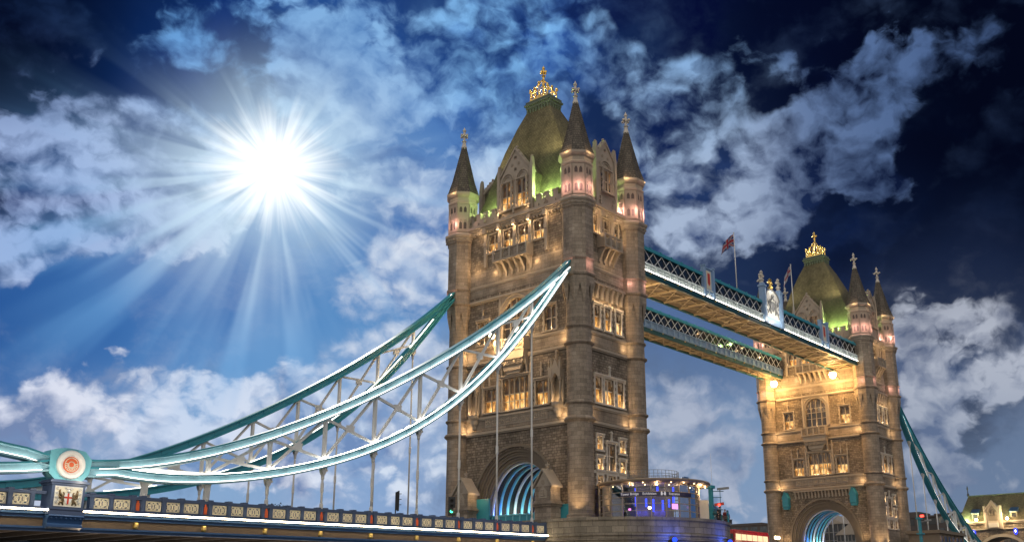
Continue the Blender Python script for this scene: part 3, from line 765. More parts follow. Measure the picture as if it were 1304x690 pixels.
def balcony(T, fr, uc, hw, z0, z1, zc, proj, mat='trim', ncorb=5, bulk=False):
    mb = MB(); P = lambda u, z, d: fr(u + uc, z, d)
    rect(mb, P, -hw - .1, hw + .1, z0 - .22, z0, -.05, proj + .1)
    rect(mb, P, -hw - .05, hw + .05, z1 - .16, z1, proj - .2, proj + .06)
    n = max(3, int(hw * 2 / 1.1))
    for i in range(n + 1):
        u = -hw + 2 * hw * i / n
        rect(mb, P, u - .13, u + .13, z0, z1 + .1, proj - .24, proj + .08)
    for s in (-1, 1): 
        rect(mb, P, s * hw - .1, s * hw + .1, z0, z1, 0, proj - .24)
    for i in range(n):
        a, b = -hw + 2 * hw * i / n + .13, -hw + 2 * hw * (i + 1) / n - .13
        m = (a + b) / 2; zz = (z0 + z1 - .16) / 2
        quatre(mb, P, m, zz, min((b - a) / 2, (z1 - z0) / 2) * .95, proj - .08, 0, .045)
        for q in ((a, z0, b, z1 - .16), (a, z1 - .16, b, z0)): mb.bar(P(q[0], q[1], proj - .1), P(q[2], q[3], proj - .1), .06, .06)
    for i in range(ncorb):
        u = -hw + .25 + (2 * hw - .5) * i / (ncorb - 1)
        prof = [(0, zc), (.16, zc + .02), (.28, zc + (z0 - zc) * .25), (.42, zc + (z0 - zc) * .32), (proj * .62, zc + (z0 - zc) * .6), (proj * .72, zc + (z0 - zc) * .66), (proj * .95, z0 - .22), (0, z0 - .22)]
        f3 = lambda d, z, u2, u=u: P(u + u2, z, d)
        mb.prism(prof, f3, -.14, .14)
        mb.ball(P(u, zc, .1), .16, 6)
    if bulk:                                                          # solid moulded console
        for k, (za, zb, w, d) in enumerate([(zc, zc + .35, .45, .35), (zc + .35, zc + 1.0, .6, .5), (zc + 1.0, zc + 1.6, .8, .7), (zc + 1.6, z0 - .25, .95, .9)]):
            mb.prism([(-hw * w + .06, za), (hw * w - .06, za), (hw * min(1, w + .12), zb), (-hw * min(1, w + .12), zb)], P, -.05, d * proj)
        for k in range(-2, 3): quatre(mb, P, k * hw * .3, zc + 1.35, .25, .76 * proj, 0, .06)
    return mb.build('balcony', [mat], T)

def machicolation(mb, fr, u0, u1, z0, z1, n, proj=.45):
    for i in range(n):
        u = u0 + (u1 - u0) * (i + .5) / n; w = (u1 - u0) / n * .42
        f3 = lambda d, z, q, u=u: fr(u + q, z, d)
        mb.prism([(0, z0), (.15, z0), (proj * .5, z0 + (z1 - z0) * .4), (proj * .55, z0 + (z1 - z0) * .55), (proj, z0 + (z1 - z0) * .85), (proj, z1), (0, z1)], f3, -w / 2, w / 2)
    rect(mb, fr, u0, u1, z1, z1 + .18, -.05, proj + .1)

def niche(T, fr, uc):
    mb = MB(); P = lambda u, z, d: fr(u + uc, z, d)
    prof = [(.02, 11.3), (.3, 11.5), (.35, 11.8), (.55, 12.1), (.6, 12.5), (.8, 12.8), (.85, 13.15), (.02, 13.15)]
    c = P(0, 0, .1)
    mb.lathe(c[0], c[1], prof, 10, cap=False)
    for s in (-1, 1):
        p = P(s * .62, 0, .55); mb.lathe(p[0], p[1], [(.16, 13.15), (.16, 13.4), (.10, 13.5), (.10, 15.6), (.2, 15.75), (.2, 16.0)], 8)
        rect(mb, P, s * .62 - .18, s * .62 + .18, 16.0, 17.0, .2, .78)
        mb.prism([(s * .62 - .18, 17.0), (s * .62 + .18, 17.0), (s * .62, 18.4)], P, .3, .68)
        rect(mb, P, s * .75 - .12, s * .75 + .12, 13.15, 17, -.05, .25)
    head(mb, P, -.5, .5, 15.4, 16.5, .2, .72, 0)
    mb.prism([(-.75, 16.5), (.75, 16.5), (0, 18.2)], P, -.05, .74)
    mb.prism([(-.1, 18.0), (.1, 18.0), (.05, 18.9), (.16, 19.05), (0, 19.35), (-.16, 19.05), (-.05, 18.9)], P, .25, .5)
    o = mb.build('niche', ['trim'], T)
    b = MB(); b.prism([(-.5, 13.15), (.5, 13.15), (.5, 15.6), (0, 16.5), (-.5, 15.6)], P, -.04, .02); b.build('niche_back', 'trim_dark', o)

def pinnacle(mb, fr, u, z, h=1.4, d=.15):
    mb.prism([(u - .12, z), (u + .12, z), (u + .1, z + h * .35), (u + .22, z + h * .42), (u + .05, z + h * .6), (u + .04, z + h * .8), (u + .14, z + h * .88), (u, z + h), (u - .14, z + h * .88), (u - .04, z + h * .8), (u - .05, z + h * .6), (u - .22, z + h * .42), (u - .1, z + h * .35)], fr, d - .12, d + .12)

def roof_meshes(T):
    mb = MB()
    prof = [(4.55, 8.75, 38.2), (3.9, 7.4, 41.0), (3.2, 6.1, 44.6), (2.5, 4.65, 48.6), (1.75, 3.1, 52.0), (1.12, 1.85, 54.3)]
    for i in range(len(prof) - 1):
        a, b = prof[i], prof[i + 1]
        A = [(-a[0], -a[1], a[2]), (a[0], -a[1], a[2]), (a[0], a[1], a[2]), (-a[0], a[1], a[2])]
        B = [(-b[0], -b[1], b[2]), (b[0], -b[1], b[2]), (b[0], b[1], b[2]), (-b[0], b[1], b[2])]
        for k in range(4): mb.face([A[k], A[(k + 1) % 4], B[(k + 1) % 4], B[k]], 0)
    r = mb.build('roof', ['slate'], T)
    mb = MB()
    mb.box(-1.15, -1.9, 54.25, 1.15, 1.9, 54.55); mb.box(-1.28, -2.03, 54.55, 1.28, 2.03, 54.95); mb.box(-1.45, -2.2, 54.95, 1.45, 2.2, 55.2); mb.box(-1.3, -2.05, 55.2, 1.3, 2.05, 55.6)
    for k in range(8):
        y = -1.75 + k * .5
        for s in (-1, 1): mb.box(s * 1.16, y - .1, 53.9, s * 1.3, y + .1, 54.5)
    for k in range(5):
        for s in (-1, 1): mb.box(-1 + k * .5 - .1, s * 1.91, 53.9, -1 + k * .5 + .1, s * 2.07, 54.5)
    mb.build('platform', 'copper_green', r)
    c = MB()
    c.box(-1.1, -2.15, 55.6, 1.1, 2.15, 55.78); c.box(-1.0, -2.05, 55.78, 1.0, 2.05, 55.95)
    for sx in (-1, 0, 1):
        for y in (-2, -1, 0, 1, 2):
            if sx == 0 and abs(y) < 2: continue
            top = {2: 57.35, 1: 57.5, 0: 58.1}[abs(y)]
            c.lathe(sx * .95, y * 1.0, [(.13, 55.9), (.09, 56.1), (.08, top - .35), (.16, top - .28), (.08, top - .15)], 6)
            c.ball((sx * .95, y, top), .22, 8)
            if sx: 
                for q in (-.25, .25): c.ball((sx * .95, y + q, top - .25), .11, 6)
    for sx in (-1, 1):                                                 # pierced cresting: pointed arches and a raking rail
        for y in (-1.5, -.5, .5, 1.5):
            c.tube([(sx * .95, y - .48, 55.95), (sx * .95, y - .42, 56.5), (sx * .95, y, 57.0 + .25 * (abs(y) < 1)), (sx * .95, y + .42, 56.5), (sx * .95, y + .48, 55.95)], .075, 5)
            c.tube([(sx * .95, y - .3, 55.95), (sx * .95, y, 56.45), (sx * .95, y + .3, 55.95)], .055, 5)
        c.tube([(sx * .95, -2, 56.5), (sx * .95, -1, 57.3), (sx * .5, -.3, 58.4), (0, 0, 59.0)], .09, 6); c.tube([(sx * .95, 2, 56.5), (sx * .95, 1, 57.3), (sx * .5, .3, 58.4), (0, 0, 59.0)], .09, 6)
        c.tube([(sx * .95, -2, 56.2), (sx * .95, 2, 56.2)], .06, 5)
    for sy in (-1, 1): c.tube([(-.95, sy * 2, 56.5), (0, sy * 2, 57.0), (.95, sy * 2, 56.5)], .08, 5)
    c.v = [(x, y * .74, z) for x, y, z in c.v]
    o = c.build('crown', 'gold', T)
    c = MB()
    c.lathe(0, 0, [(.3, 58.6), (.16, 58.9), (.13, 59.2), (.3, 59.4), (.12, 59.6), (.11, 60.3), (.22, 60.45), (.1, 60.6), (.02, 61.0)], 8)
    for s in (-1, 1):
        c.box(min(0, s * .42), -.1, 59.9, max(0, s * .42), .1, 60.12); c.box(-.1, min(0, s * .42), 59.9, .1, max(0, s * .42), 60.12)
        c.ball((s * .42, 0, 60.0), .17, 6); c.ball((0, s * .42, 60.0), .17, 6)
    c.ball((0, 0, 60.62), .22, 8)
    c.build('finial', 'gold', o)

def portal(T):
    """vaulted road passage with painted steel ribs, lit from below"""
    mb = MB()
    cv = arch_curve(5.3, 6.0, 1.5)
    f = lambda u, z, d: (d, u, z)
    ring(mb, f, cv, -4.4, cv, 4.4)
    for k in range(9):
        x = -3.9 + k * .98
        mb.tube([(x, u * .99, z - .02) for u, z in cv], .05, 4, 0, sm=False)
    mb.build('vault', 'vault_dark', T)
    for k in range(7):
        x = -3.95 + k * 1.3
        r = MB(); c1, c2 = arch_curve(5.0, 5.7, 1.5, bot=-1.6), arch_curve(4.76, 5.46, 1.5, bot=-1.6)
        w = .11
        ring(r, f, c1, x - w, c2, x - w); ring(r, f, c1, x + w, c2, x + w); ring(r, f, c2, x - w, c2, x + w)
        r.build('arch_rib', 'aqua' if k % 3 else 'white_paint', T)
    for s in (-1, 1):
        mb = MB(); mb.box(-4.4, s * 4.95, -3.1, 4.4, s * 4.72, 1.05, 0)
        for k in range(8): mb.box(-4.2 + k * 1.1, s * 4.66, -2.6, -3.5 + k * 1.1, s * 4.74, .7, 0)
        mb.build('dado', 'teal', T)
    rd = MB(); rd.box(-5.4, -4.7, -3.2, 5.4, 4.7, -.9); rd.build('roadway', 'asphalt', T)
    for k, (x, col, e) in enumerate([(-3.3, (.10, .20, 1), 50), (-2.0, (1, .85, .55), 22), (-.7, (.35, .95, 1), 30), (.7, (.9, 1, .95), 24), (2.0, (1, .72, .36), 40), (3.3, (.10, .22, 1), 50)]):
        lamp('portal_lamp', (x, 4.2, 1.3), e, col, T, r=.15)
        lamp('portal_lamp', (x, -4.2, 1.3), e * .3, col, T, r=.15)
    fl = MB()
    for k in range(6): fl.box(-3.4 + k * 1.3, 4.35, 1.05, -3.1 + k * 1.3, 4.6, 1.3)
    fl.build('floodlight', 'dark_metal', T)

TURRET = turret_meshes()
def make_tower(x0, label, right):
    T = empty('bridge_tower', (x0, 0, 0), label, 'tower', 'stone towers of the bridge')
    for i, (sx, sy) in enumerate(((-1, -1), (1, -1), (-1, 1), (1, 1))):
        t = TURRET if (i == 0 and not right) else copy_tree(TURRET)
        t.parent = T; t.location = (sx * TX, sy * TY, 0)
    HW, HN = 8.4, 4.2
    holes = []
    # ---- road faces (the W face is the one in view, E gets the plain version)
    for fr, seen in ((frW, True), (frE, False)):
        g = 16 if seen else 0
        H = []
        if seen:
            pl = 'pane_lit'
            H.append(window(T, fr, 0, 4.1, 13.25, 17.1, 5, .5, pl, glow=0))
            lamp('window_uplight', fr(-1, 13.4, .25), 14, WARM, T, r=.05); lamp('window_uplight', fr(1, 13.4, .25), 14, WARM, T, r=.05)
            for s in (-1, 1):
                H.append(window(T, fr, s * 4.1, 1.9, 13.3, 16.15, 2 if not right else 3, .5, pl, glow=12))
                H.append(window(T, fr, s * 5.4, 1.75, 21.95, 24.9, 2, .52, pl if right else 'pane_dim', glow=16 if not right else 9, fin=1.7))
            H.append(window(T, fr, .1, 3.9, 22.0, 27.0, 4, .5, 'pane_dim', hood=False, sur=.35, big=True, glow=8))
            for k, uc in enumerate((-3.78, -1.27, 1.27, 3.78)):
                H.append(window(T, fr, uc, 1.5, 33.75, 36.15, 2, .5, pl, hood=False, glow=18, sur=.16))
        mb = MB()
        arch_wall(mb, fr, HW, 11.2, 0, 1)
        for z0, z1, mi in ((11.2, 13.04, 1), (13.04, 20, 0), (20, 22, 1), (22, 28.3, 0), (28.3, 31.6, 1), (31.6, 37.5, 0)):
            wall_panel(mb, fr, -HW, HW, z0, z1, [h for h in H if z0 <= (h[2] + h[3]) / 2 <= z1], mi)
        mb.build('wall', ['granite', 'ashlar'], T)
        for z, h, pr in ((11.2, .3, .32), (13.04, .22, .22), (20.05, .28, .3), (22.0, .2, .2), (28.3, .3, .36), (30.3, .2, .16)):
            b = MB(); band(b, fr, HW, z, h, pr); b.build('string_course', 'trim', T)
        archivolt(T, fr)
        if seen:
            b = MB()
            for k in range(9):                                         # carved frieze under the great window
                u = -4.4 + k * 1.1
                rect(b, fr, u - .5, u + .5, 11.55, 12.75, -.02, .05); quatre(b, fr, u, 12.15, .42, .1, 0, .06)
            b.build('frieze', 'trim', T)
            for u in (-5.0, -2.52, 0, 2.52, 5.0):                      # pilaster strips and brackets of the upper storey
                b = MB(); rect(b, fr, u - .2, u + .2, 31.9, 37.0, -.02, .3); b.prism([(u - .24, 36.3), (u + .24, 36.3), (u + .3, 37.1), (u - .3, 37.1)], fr, 0, .7); pinnacle(b, fr, u, 37.9, 1.2, .5)
                b.prism([(u - .26, 35.2), (u + .26, 35.2), (u + .2, 34.7), (u - .2, 34.7)], fr, .2, .42); b.build('pilaster', 'trim', T)
            for s in (-1, 1):
                b = MB(); rect(b, fr, s * 2.55 - .14, s * 2.55 + .14, 13.1, 17.6, -.02, .25); pinnacle(b, fr, s * 2.55, 17.6, 1.6); b.build('pilaster', 'trim', T)
                b = MB(); pinnacle(b, fr, s * 4.1, 16.6, 1.7); b.build('pinnacle', 'trim', T)
                b = MB(); pinnacle(b, fr, s * 5.3, 16.4, 1.9); rect(b, fr, s * 5.25 - .12, s * 5.25 + .12, 13.1, 16.6, -.02, .22); b.build('pilaster', 'trim', T)
                b = MB(); rect(b, fr, s * 2.45 - .16, s * 2.45 + .16, 22, 26.9, -.02, .3); pinnacle(b, fr, s * 2.45, 26.9, 1.2); b.build('pilaster', 'trim', T)
            arc = [(.1 + 2.5 * cos(a), 24.95 + 2.5 * sin(a)) for a in [pi * i / 16 for i in range(17)]]
            b = MB(); b.tube([fr(u, z, .1) for u, z in arc], .16, 6)
            b.build('hood_mould', 'trim', T)
            if not right:
                niche(T, fr, 6.6); niche(T, fr, -6.6)
                for s in (-1, 1): lamp('niche_light', fr(s * 6.6, 13.5, .5), 10, WARM, T, r=.05)
            else:
                b = MB(); machicolation(b, fr, -5.4, 5.4, 9.2, 10.35, 17, .4); b.build('machicolation', 'trim', T)
                for s, u in ((-1, -5.9), (1, 6.8)):
                    lb = MB(); P = lambda q, z, d, u=u: fr(u + q, z, d)
                    lb.prism([(-.55, 7.9), (.55, 7.9), (.55, 9.4), (0, 10.4), (-.55, 9.4)], P, .05, 1.0)
                    lb.prism([(-.45, 7.4), (.45, 7.4), (.55, 7.9), (-.55, 7.9)], P, .15, .9)
                    for q in (-.62, .62): lb.bar(P(q, 9.25, .05), P(q * .1, 10.5, .05), .1, .1); lb.bar(P(q, 9.25, 1.05), P(q * .08, 10.5, 1.05), .12, .12)
                    for z in (7.95, 8.6, 9.3): rect(lb, P, -.6, .6, z - .05, z + .05, .02, 1.06)
                    lb.build('signal_lantern', 'teal', T)
            balcony(T, fr, 0, 2.7, 32.0, 33.3, 30.25, 1.25, ncorb=6)
            balcony(T, fr, .3 if right else .1, 2.25, 20.35, 21.7, 17.5, 1.15, bulk=True, ncorb=4)
            gable_part(T, fr, 2.75, 37.9, 43.0, 47.0, [(-1.25, 1.6, 38.6, 42.3, 2, .5, 'pane_lit', 10), (1.25, 1.6, 38.6, 42.3, 2, .5, 'pane_lit', 10)], .1)
        else:
            gable_part(T, fr, 2.75, 37.9, 43.0, 47.0, [(0, 1.6, 39, 42.3, 2, .5, 'pane_dim', 0)], .1)
    # ---- river faces
    for fr, seen in ((frS, True), (frN, False)):
        H = []
        if seen:
            o = .15
            for uc, w in ((-2.1 + o, 1.25), (o, 1.75), (2.2 + o, 1.25)):
                n = 2 if w > 1.5 else 1
                H.append(window(T, fr, uc, w, 13.3, 16.35, n, .55, 'pane_lit', glow=22, mat='white_stone', fin=1.6 if w > 1.5 else 0))
                H.append(window(T, fr, uc, 1.1, 22.15, 24.95, 1, .55, 'pane_lit', glow=20, mat='white_stone'))
            for uc in (-2.1 + o, 2.3 + o):
                H.append(window(T, fr, uc, 1.0, 7.9, 9.4, 1, .5, 'pane_lit', glow=13, mat='white_stone'))
                H.append(window(T, fr, uc, 1.0, 5.65, 7.0, 1, .5, 'pane_lit', glow=13, mat='white_stone'))
                H.append(window(T, fr, uc, 1.0, 3.7, 5.0, 1, .5, 'pane_dim', glow=6, mat='white_stone', hood=False))
            H.append(window(T, fr, .1 + o, 1.5, 5.7, 8.75, 2, .55, 'pane_dim', glow=13, mat='white_stone', fin=1.5))
            H.append(window(T, fr, .1 + o, 1.5, 3.6, 5.1, 2, 0, 'pane_dim', glow=5, mat='white_stone', hood=False))
            for uc, w in ((-2.1 + o, .8), (o, 1.5), (2.2 + o, .8)):
                H.append(window(T, fr, uc, w, 34.0, 36.4, 2 if w > 1 else 1, .5, 'pane_lit' if w < 1 else 'pane_dim', hood=False, glow=16, sur=.14))
        mb = MB()
        for z0, z1, mi in ((-3.2, 3.2, 1), (3.2, 11.2, 0), (11.2, 13.04, 1), (13.04, 20, 0), (20, 22, 1), (22, 28.3, 0), (28.3, 31.6, 1), (31.6, 37.5, 0)):
            wall_panel(mb, fr, -HN, HN, z0, z1, [h for h in H if z0 <= (h[2] + h[3]) / 2 <= z1], mi)
        mb.build('wall', ['granite', 'ashlar'], T)
        for z, h, pr in ((11.2, .3, .32), (13.04, .22, .22), (20.05, .28, .3), (22.0, .2, .2), (28.3, .3, .36), (30.3, .2, .16)):
            b = MB(); band(b, fr, HN, z, h, pr); b.build('string_course', 'trim', T)
        if seen:
            b = MB(); rect(b, fr, -3.2, 3.4, 5.2, 5.5, -.02, .07); b.build('white_band', 'white_stone', T)
        if seen:
            b = MB(); machicolation(b, fr, -3.4, 3.4, 25.8, 27.4, 7, .42); b.build('machicolation', 'trim', T)
            for u in (-1.2, 1.4): b = MB(); rect(b, fr, u - .16, u + .16, 31.8, 37.0, -.02, .28); b.prism([(u - .2, 36.3), (u + .2, 36.3), (u + .28, 37.1), (u - .28, 37.1)], fr, 0, .6); pinnacle(b, fr, u, 37.9, 1.2, .4); b.build('pilaster', 'trim', T)
            balcony(T, fr, .15, 1.7, 32.4, 33.9, 30.5, 1.15, ncorb=4)
            gable_part(T, fr, 1.95, 37.9, 44.2, 47.0, [(0, 1.9, 39.8, 42.8, 3, .5, 'pane_dim', 6)], .3)
        else:
            gable_part(T, fr, 1.95, 37.9, 44.2, 47.0, [(0, 1.9, 39.8, 42.8, 3, .5, 'pane_dim', 0)], .3)
    # ---- wall head: cornice, battlements
    for fr, hw, ghw, uc in ((frW, HW, 3.1, .1), (frE, HW, 3.1, .1), (frS, HN, 2.3, .3), (frN, HN, 2.3, .3)):
        mb = MB()
        for z0, z1, d in ((36.75, 37.0, .35), (37.0, 37.25, .55), (37.25, 37.6, .75)): rect(mb, fr, -hw, hw, z0, z1, -.1, d)
        n = int(hw * 2 / .55)
        for k in range(n):
            u = -hw + (k + .5) * hw * 2 / n
            rect(mb, fr, u - .12, u + .12, 36.5, 36.75, -.05, .32)
        mb.build('cornice', 'trim', T)
        for s in (-1, 1):
            a, b = (uc + ghw, hw) if s > 0 else (-hw, uc - ghw)
            if b - a < .4: continue
            bt = MB(); rect(bt, fr, a, b, 37.6, 38.7, -.45, .05)
            m = max(1, round((b - a) / 1.25)); st = (b - a) / m
            for k in range(m):
                c = a + (k + .5) * st
                rect(bt, fr, c - st * .29, c + st * .29, 38.7, 39.4, -.45, .05); rect(bt, fr, c - st * .33, c + st * .33, 39.4, 39.57, -.52, .13)
                rect(bt, fr, c - .11, c + .11, 37.9, 38.3, .05, .22)
            bt.build('battlement', 'trim', T)
    roof_meshes(T)
    portal(T)
    # solid core, added unseen, keeps daylight from leaking through the window openings
    core = MB(); core.box(-4.9, -9.1, 8.4, 4.9, 9.1, 38.1); core.build('light_block', 'brick_dark', T)
    # ---- architectural lighting fixed to the tower
    def turret_lights(sx, sy, e=1.0):
        for a in (-1, 0, 1):
            an = atan2(sy * 1.0, sx * 1.0) if sx == -1 and sy == -1 else (atan2(-1, -.6) if sy < 0 else atan2(.6, -1))
            an += a * .85
            lamp('lantern_uplight', (sx * TX + 2.35 * cos(an), sy * TY + 2.35 * sin(an), 38.35), 26 * e, PINK, T, r=.08)
        for a in (-.7, .7):
            an = atan2(-1 if sy < 0 else .6, -1 if sx < 0 else -.3) + a
            lamp('band_light', (sx * TX + 2.25 * cos(an), sy * TY + 2.25 * sin(an), 28.75), 9 * e, PINK, T, r=.08)
            lamp('cornice_light', (sx * TX + 2.5 * cos(an), sy * TY + 2.5 * sin(an), 42.75), 8 * e, WARM, T, r=.08)
    turret_lights(-1, -1); turret_lights(1, -1); turret_lights(-1, 1)
    # roof washed by green-white floods behind the battlements
    for x, y, e in ((-5.15, -6.4, 150), (-5.15, 5.2, 45), (-5.15, -4.2, 170), (-2.6, -8.9, 150), (2.6, -8.9, 110), (-5.15, 4.4, 90)):
        lamp('roof_flood', (x * 1.0, y, 40.1 if x < -5 else 39.0), e, GREEN, T, r=.15)
    lamp('roof_flood', (-6.6, -8.2, 45.5), 800, (1, .82, .42), T, 'SPOT', .2, (-1.5, -1.5, 51.5), 70)
    lamp('roof_flood', (-6.6, 8.2, 45.5), 450, (1, .82, .42), T, 'SPOT', .2, (-1.5, 2.0, 51.5), 70)
    for y in (-2.6, 2.6): lamp('crown_flood', (0, y * .4, 56.0), 38, (1, .95, .7), T, r=.08)
    lamp('crown_flood', (0, 0, 57.2), 26, (1, .95, .7), T, r=.08)
    # cornice glow along the wall head
    for u in (-5.6, -2.5, .0, 2.5, 5.6): lamp('cornice_light', frW(u, 36.2, .75), 12, WARM, T, r=.08)
    for u in (-2.2, 0.1, 2.4): lamp('cornice_light', frS(u, 36.2, .75), 10, WARM, T, r=.08)
    for u in (-1.6, 1.6): lamp('balcony_light', frW(u, 30.3, 1.3), 16, WARM, T, r=.08)
    lamp('balcony_light', frS(.15, 30.6, 1.4), 16, WARM, T, r=.08)
    for s in (-1, 1):
        lamp('band_light', frW(s * 3.4, 30.9, .35), 7, WARM, T, r=.06); lamp('band_light', frW(s * 6.4, 31.9, .8), 20, WARM, T, r=.06)
        lamp('gable_light', frW(s * 2.3 + .1, 38.2, .9), 8, WARM, T, r=.06)
    for u in (-2.4, -.8, .9, 2.5): lamp('band_light', frS(u, 25.5, .55), 9, WARM, T, r=.06)
    for z in (11.5, 20.6):                                             # small uplights on the string courses beside the columns
        for y in (-7.6, 7.6): lamp('column_uplight', (-TX - .75, y, z), 16, WARM, T, r=.06)
        lamp('column_uplight', (-3.2, -TY - .6, z), 7, WARM, T, r=.06); lamp('column_uplight', (3.3, -TY - .6, z), 9, WARM, T, r=.06)
    # ground floods on the columns
    lamp('column_flood', (-TX - 2.6, -TY - 1.2, .3), 130, WARM, T, 'SPOT', .2, (-TX, -TY, 6), 80)
    lamp('column_flood', (-TX + .6, -TY - 2.6, .3), 150, WARM, T, 'SPOT', .2, (-TX, -TY, 6), 80)
    for s in (-1, 1): lamp('arch_flood', frW(s * 7.4, .5, 1.2), 120, WARM, T, 'SPOT', .2, frW(s * 6.5, 8, 0), 90)
    return T
TL = make_tower(0, 'near stone tower with the suspension chains running into its left side', False)
TR = make_tower(82.3, 'far stone tower lit golden by two bright lanterns under the walkways', True)
for s in (-1, 1): lamp('niche_light', (-7.4, s * 2.0, 19.6), 30, WARM, TL, r=.1)

# ------------------------------------------------------------------ suspension chains
import numpy as np
_t = np.array([(-60.36, .6), (-57, 1.06), (-52.14, 2.28), (-47.47, 3.92), (-41.53, 6.31), (-37.45, 8.34), (-33, 10.83), (-27.1, 14.38), (-22.8, 17.14), (-16.94, 21.09), (-11.74, 25.07), (-7.2, 29.12)])
_b = np.array([(-60.27, -.15), (-56.8, -.43), (-55, -.49), (-51.2, -.28), (-46.5, .5), (-41.2, 1.81), (-37.1, 3.08), (-32.7, 5.1), (-28.9, 7.1), (-24.9, 9.78), (-20.5, 13.18), (-15.7, 17.82), (-11.8, 22.43), (-7.24, 27.75)])
_pt, _pb = np.polyfit(_t[:, 0], _t[:, 1], 4), np.polyfit(_b[:, 0], _b[:, 1], 5)
ztop = lambda x: float(np.polyval(_pt, x)); zbot = lambda x: float(np.polyval(_pb, x))
DX = 82.3
PANELS = [-13.5 - 5.36 * k for k in range(9)]
HANG = PANELS[:8] + [-56.0]

def isec(h, fl, web, t=.12):
    return [(-fl, -t), (-fl, 0), (fl, 0), (fl, -t), (web, -t - .06), (web, -h + t + .06), (fl, -h + t), (fl, -h), (-fl, -h), (-fl, -h + t), (-web, -h + t + .06), (-web, -t - .06)]
def zdeck(x):                                                        # top of the parapet along the side span
    if x > 41.15: x = DX - x
    return -.85 + (x + 10) * .0157

def chain(label, side, mirror, front):
    """front: the face turned to the viewer carries the light strips of both chords"""
    mx = (lambda x: DX - x) if mirror else (lambda x: x)
    T = empty('suspension_chain', (0, 0, 0), label, 'chain', 'suspension chains of the bridge')
    y = side * 9.4
    N = 44
    xs = [-60.9 + (60.9 - 6.3) * i / N for i in range(N + 1)]
    c = -1 if mirror else 1
    top = [(mx(x), y, ztop(x) if x > -60.4 else ztop(-60.4)) for x in xs]
    bot = [(mx(x), y, min(zbot(x), ztop(x) - 1.2) if x < -9 else max(zbot(x), 0) ) for x in xs]
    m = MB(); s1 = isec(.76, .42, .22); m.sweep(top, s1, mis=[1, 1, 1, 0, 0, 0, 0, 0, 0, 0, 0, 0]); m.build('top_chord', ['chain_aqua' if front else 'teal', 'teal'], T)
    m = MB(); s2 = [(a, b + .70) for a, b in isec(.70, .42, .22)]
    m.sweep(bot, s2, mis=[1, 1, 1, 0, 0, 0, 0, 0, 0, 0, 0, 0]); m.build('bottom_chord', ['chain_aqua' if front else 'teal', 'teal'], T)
    for x in [(-12.2 - 2.68 * k) for k in range(18)]:
        for fz, lo, hi in ((ztop, -.60, -.16), (zbot, .18, .54)):
            if x < -58: continue
            z = fz(x); sl = fz(x + .5) - fz(x - .5)
            m = MB(); P = lambda u, q, d: (mx(x + u), y - d, z + q + sl * u)
            rect(m, P, -.34, .34, lo, hi, .2, .27)
            for u in (-.25, -.08, .08, .25):
                for q in (lo + .08, hi - .08): m.ball(P(u, q, .275), .032, 4)
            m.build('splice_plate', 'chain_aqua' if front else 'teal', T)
    def strip(path, u, v, w=.07, h=.05):
        m = MB(); q = c * u
        m.sweep(path, [(q - w, v), (q + w, v), (q + w, v + h), (q - w, v + h)]); return m
    if front:
        strip(top[1:-1], .35, -.64).build('light_strip', 'led_white', T); strip(bot[1:-1], .35, .125).build('light_strip', 'led_white', T)
        strip(bot[3:-2], .30, .705).build('light_strip', 'led_mid', T)
    else:
        for a, b in ((9, 14), (15, 20), (21, 26), (27, 32), (33, 38), (38, 42)):
            strip(bot[a:b], .34, .71, .06, .06).build('light_strip', 'led_white', T)
    zt = lambda x: ztop(x) - .78; zb = lambda x: zbot(x) + .72
    allp = [-8.4] + PANELS + [-59.6]
    for x in PANELS[:-1] + [-56.4]:
        if zt(x) - zb(x) < .12: continue
        m = MB(); h = zt(x) - zb(x)
        m.bar((mx(x), y, zb(x) - .05), (mx(x), y, zt(x) + .05), .26, .30, (0, 1, 0))
        for s in (-1, 1):                                              # flared gussets at both ends
            for e, d in ((zb(x), 1), (zt(x), -1)):
                g = min(.85, h * .45)
                sl = (ztop(x + .5) - ztop(x - .5)) if d < 0 else (zbot(x + .5) - zbot(x - .5))
                P = lambda u, z, dd: (mx(x + u), y + dd, z)
                m.prism([(0, e), (s * .7, e + sl * s * .7), (s * .22, e + d * g * .35 + sl * s * .2), (s * .13, e + d * g)], P, -.07, .07)
        m.build('post', 'white_paint', T)
    for i in range(len(allp) - 1):
        a, b = allp[i], allp[i + 1]
        if i == 0: a = -8.6
        ha, hb = zt(a) - zb(a), zt(b) - zb(b)
        if max(ha, hb) < .3: continue
        m = MB()
        p = [(mx(a), y, max(zt(a), zb(a))), (mx(b), y, zb(b)), (mx(a), y, zb(a)), (mx(b), y, max(zt(b), zb(b)))]
        for s in (-.09, .09):
            q = [Vector(v) + Vector((0, s, 0)) for v in p]
            m.bar(q[0], q[1], .15, .12, (0, 1, 0)) if s < 0 else m.bar(q[0], q[1], .22, .05, (0, 1, 0))
            m.bar(q[2], q[3], .15, .12, (0, 1, 0)) if s > 0 else m.bar(q[2], q[3], .22, .05, (0, 1, 0))
        ctr = (Vector(p[0]) + Vector(p[1]) + Vector(p[2]) + Vector(p[3])) / 4
        if i and min(ha, hb) > .8:
            r = .42
            m.prism([(cos(k * pi / 4) * r * (1.3 if k % 2 else .8), sin(k * pi / 4) * r * (1.0 if k % 2 else .7)) for k in range(8)], lambda u, z, d: (ctr.x + u, y + d, ctr.z + z), -.13, .13)
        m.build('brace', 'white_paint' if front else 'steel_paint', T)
    return T, mx, y
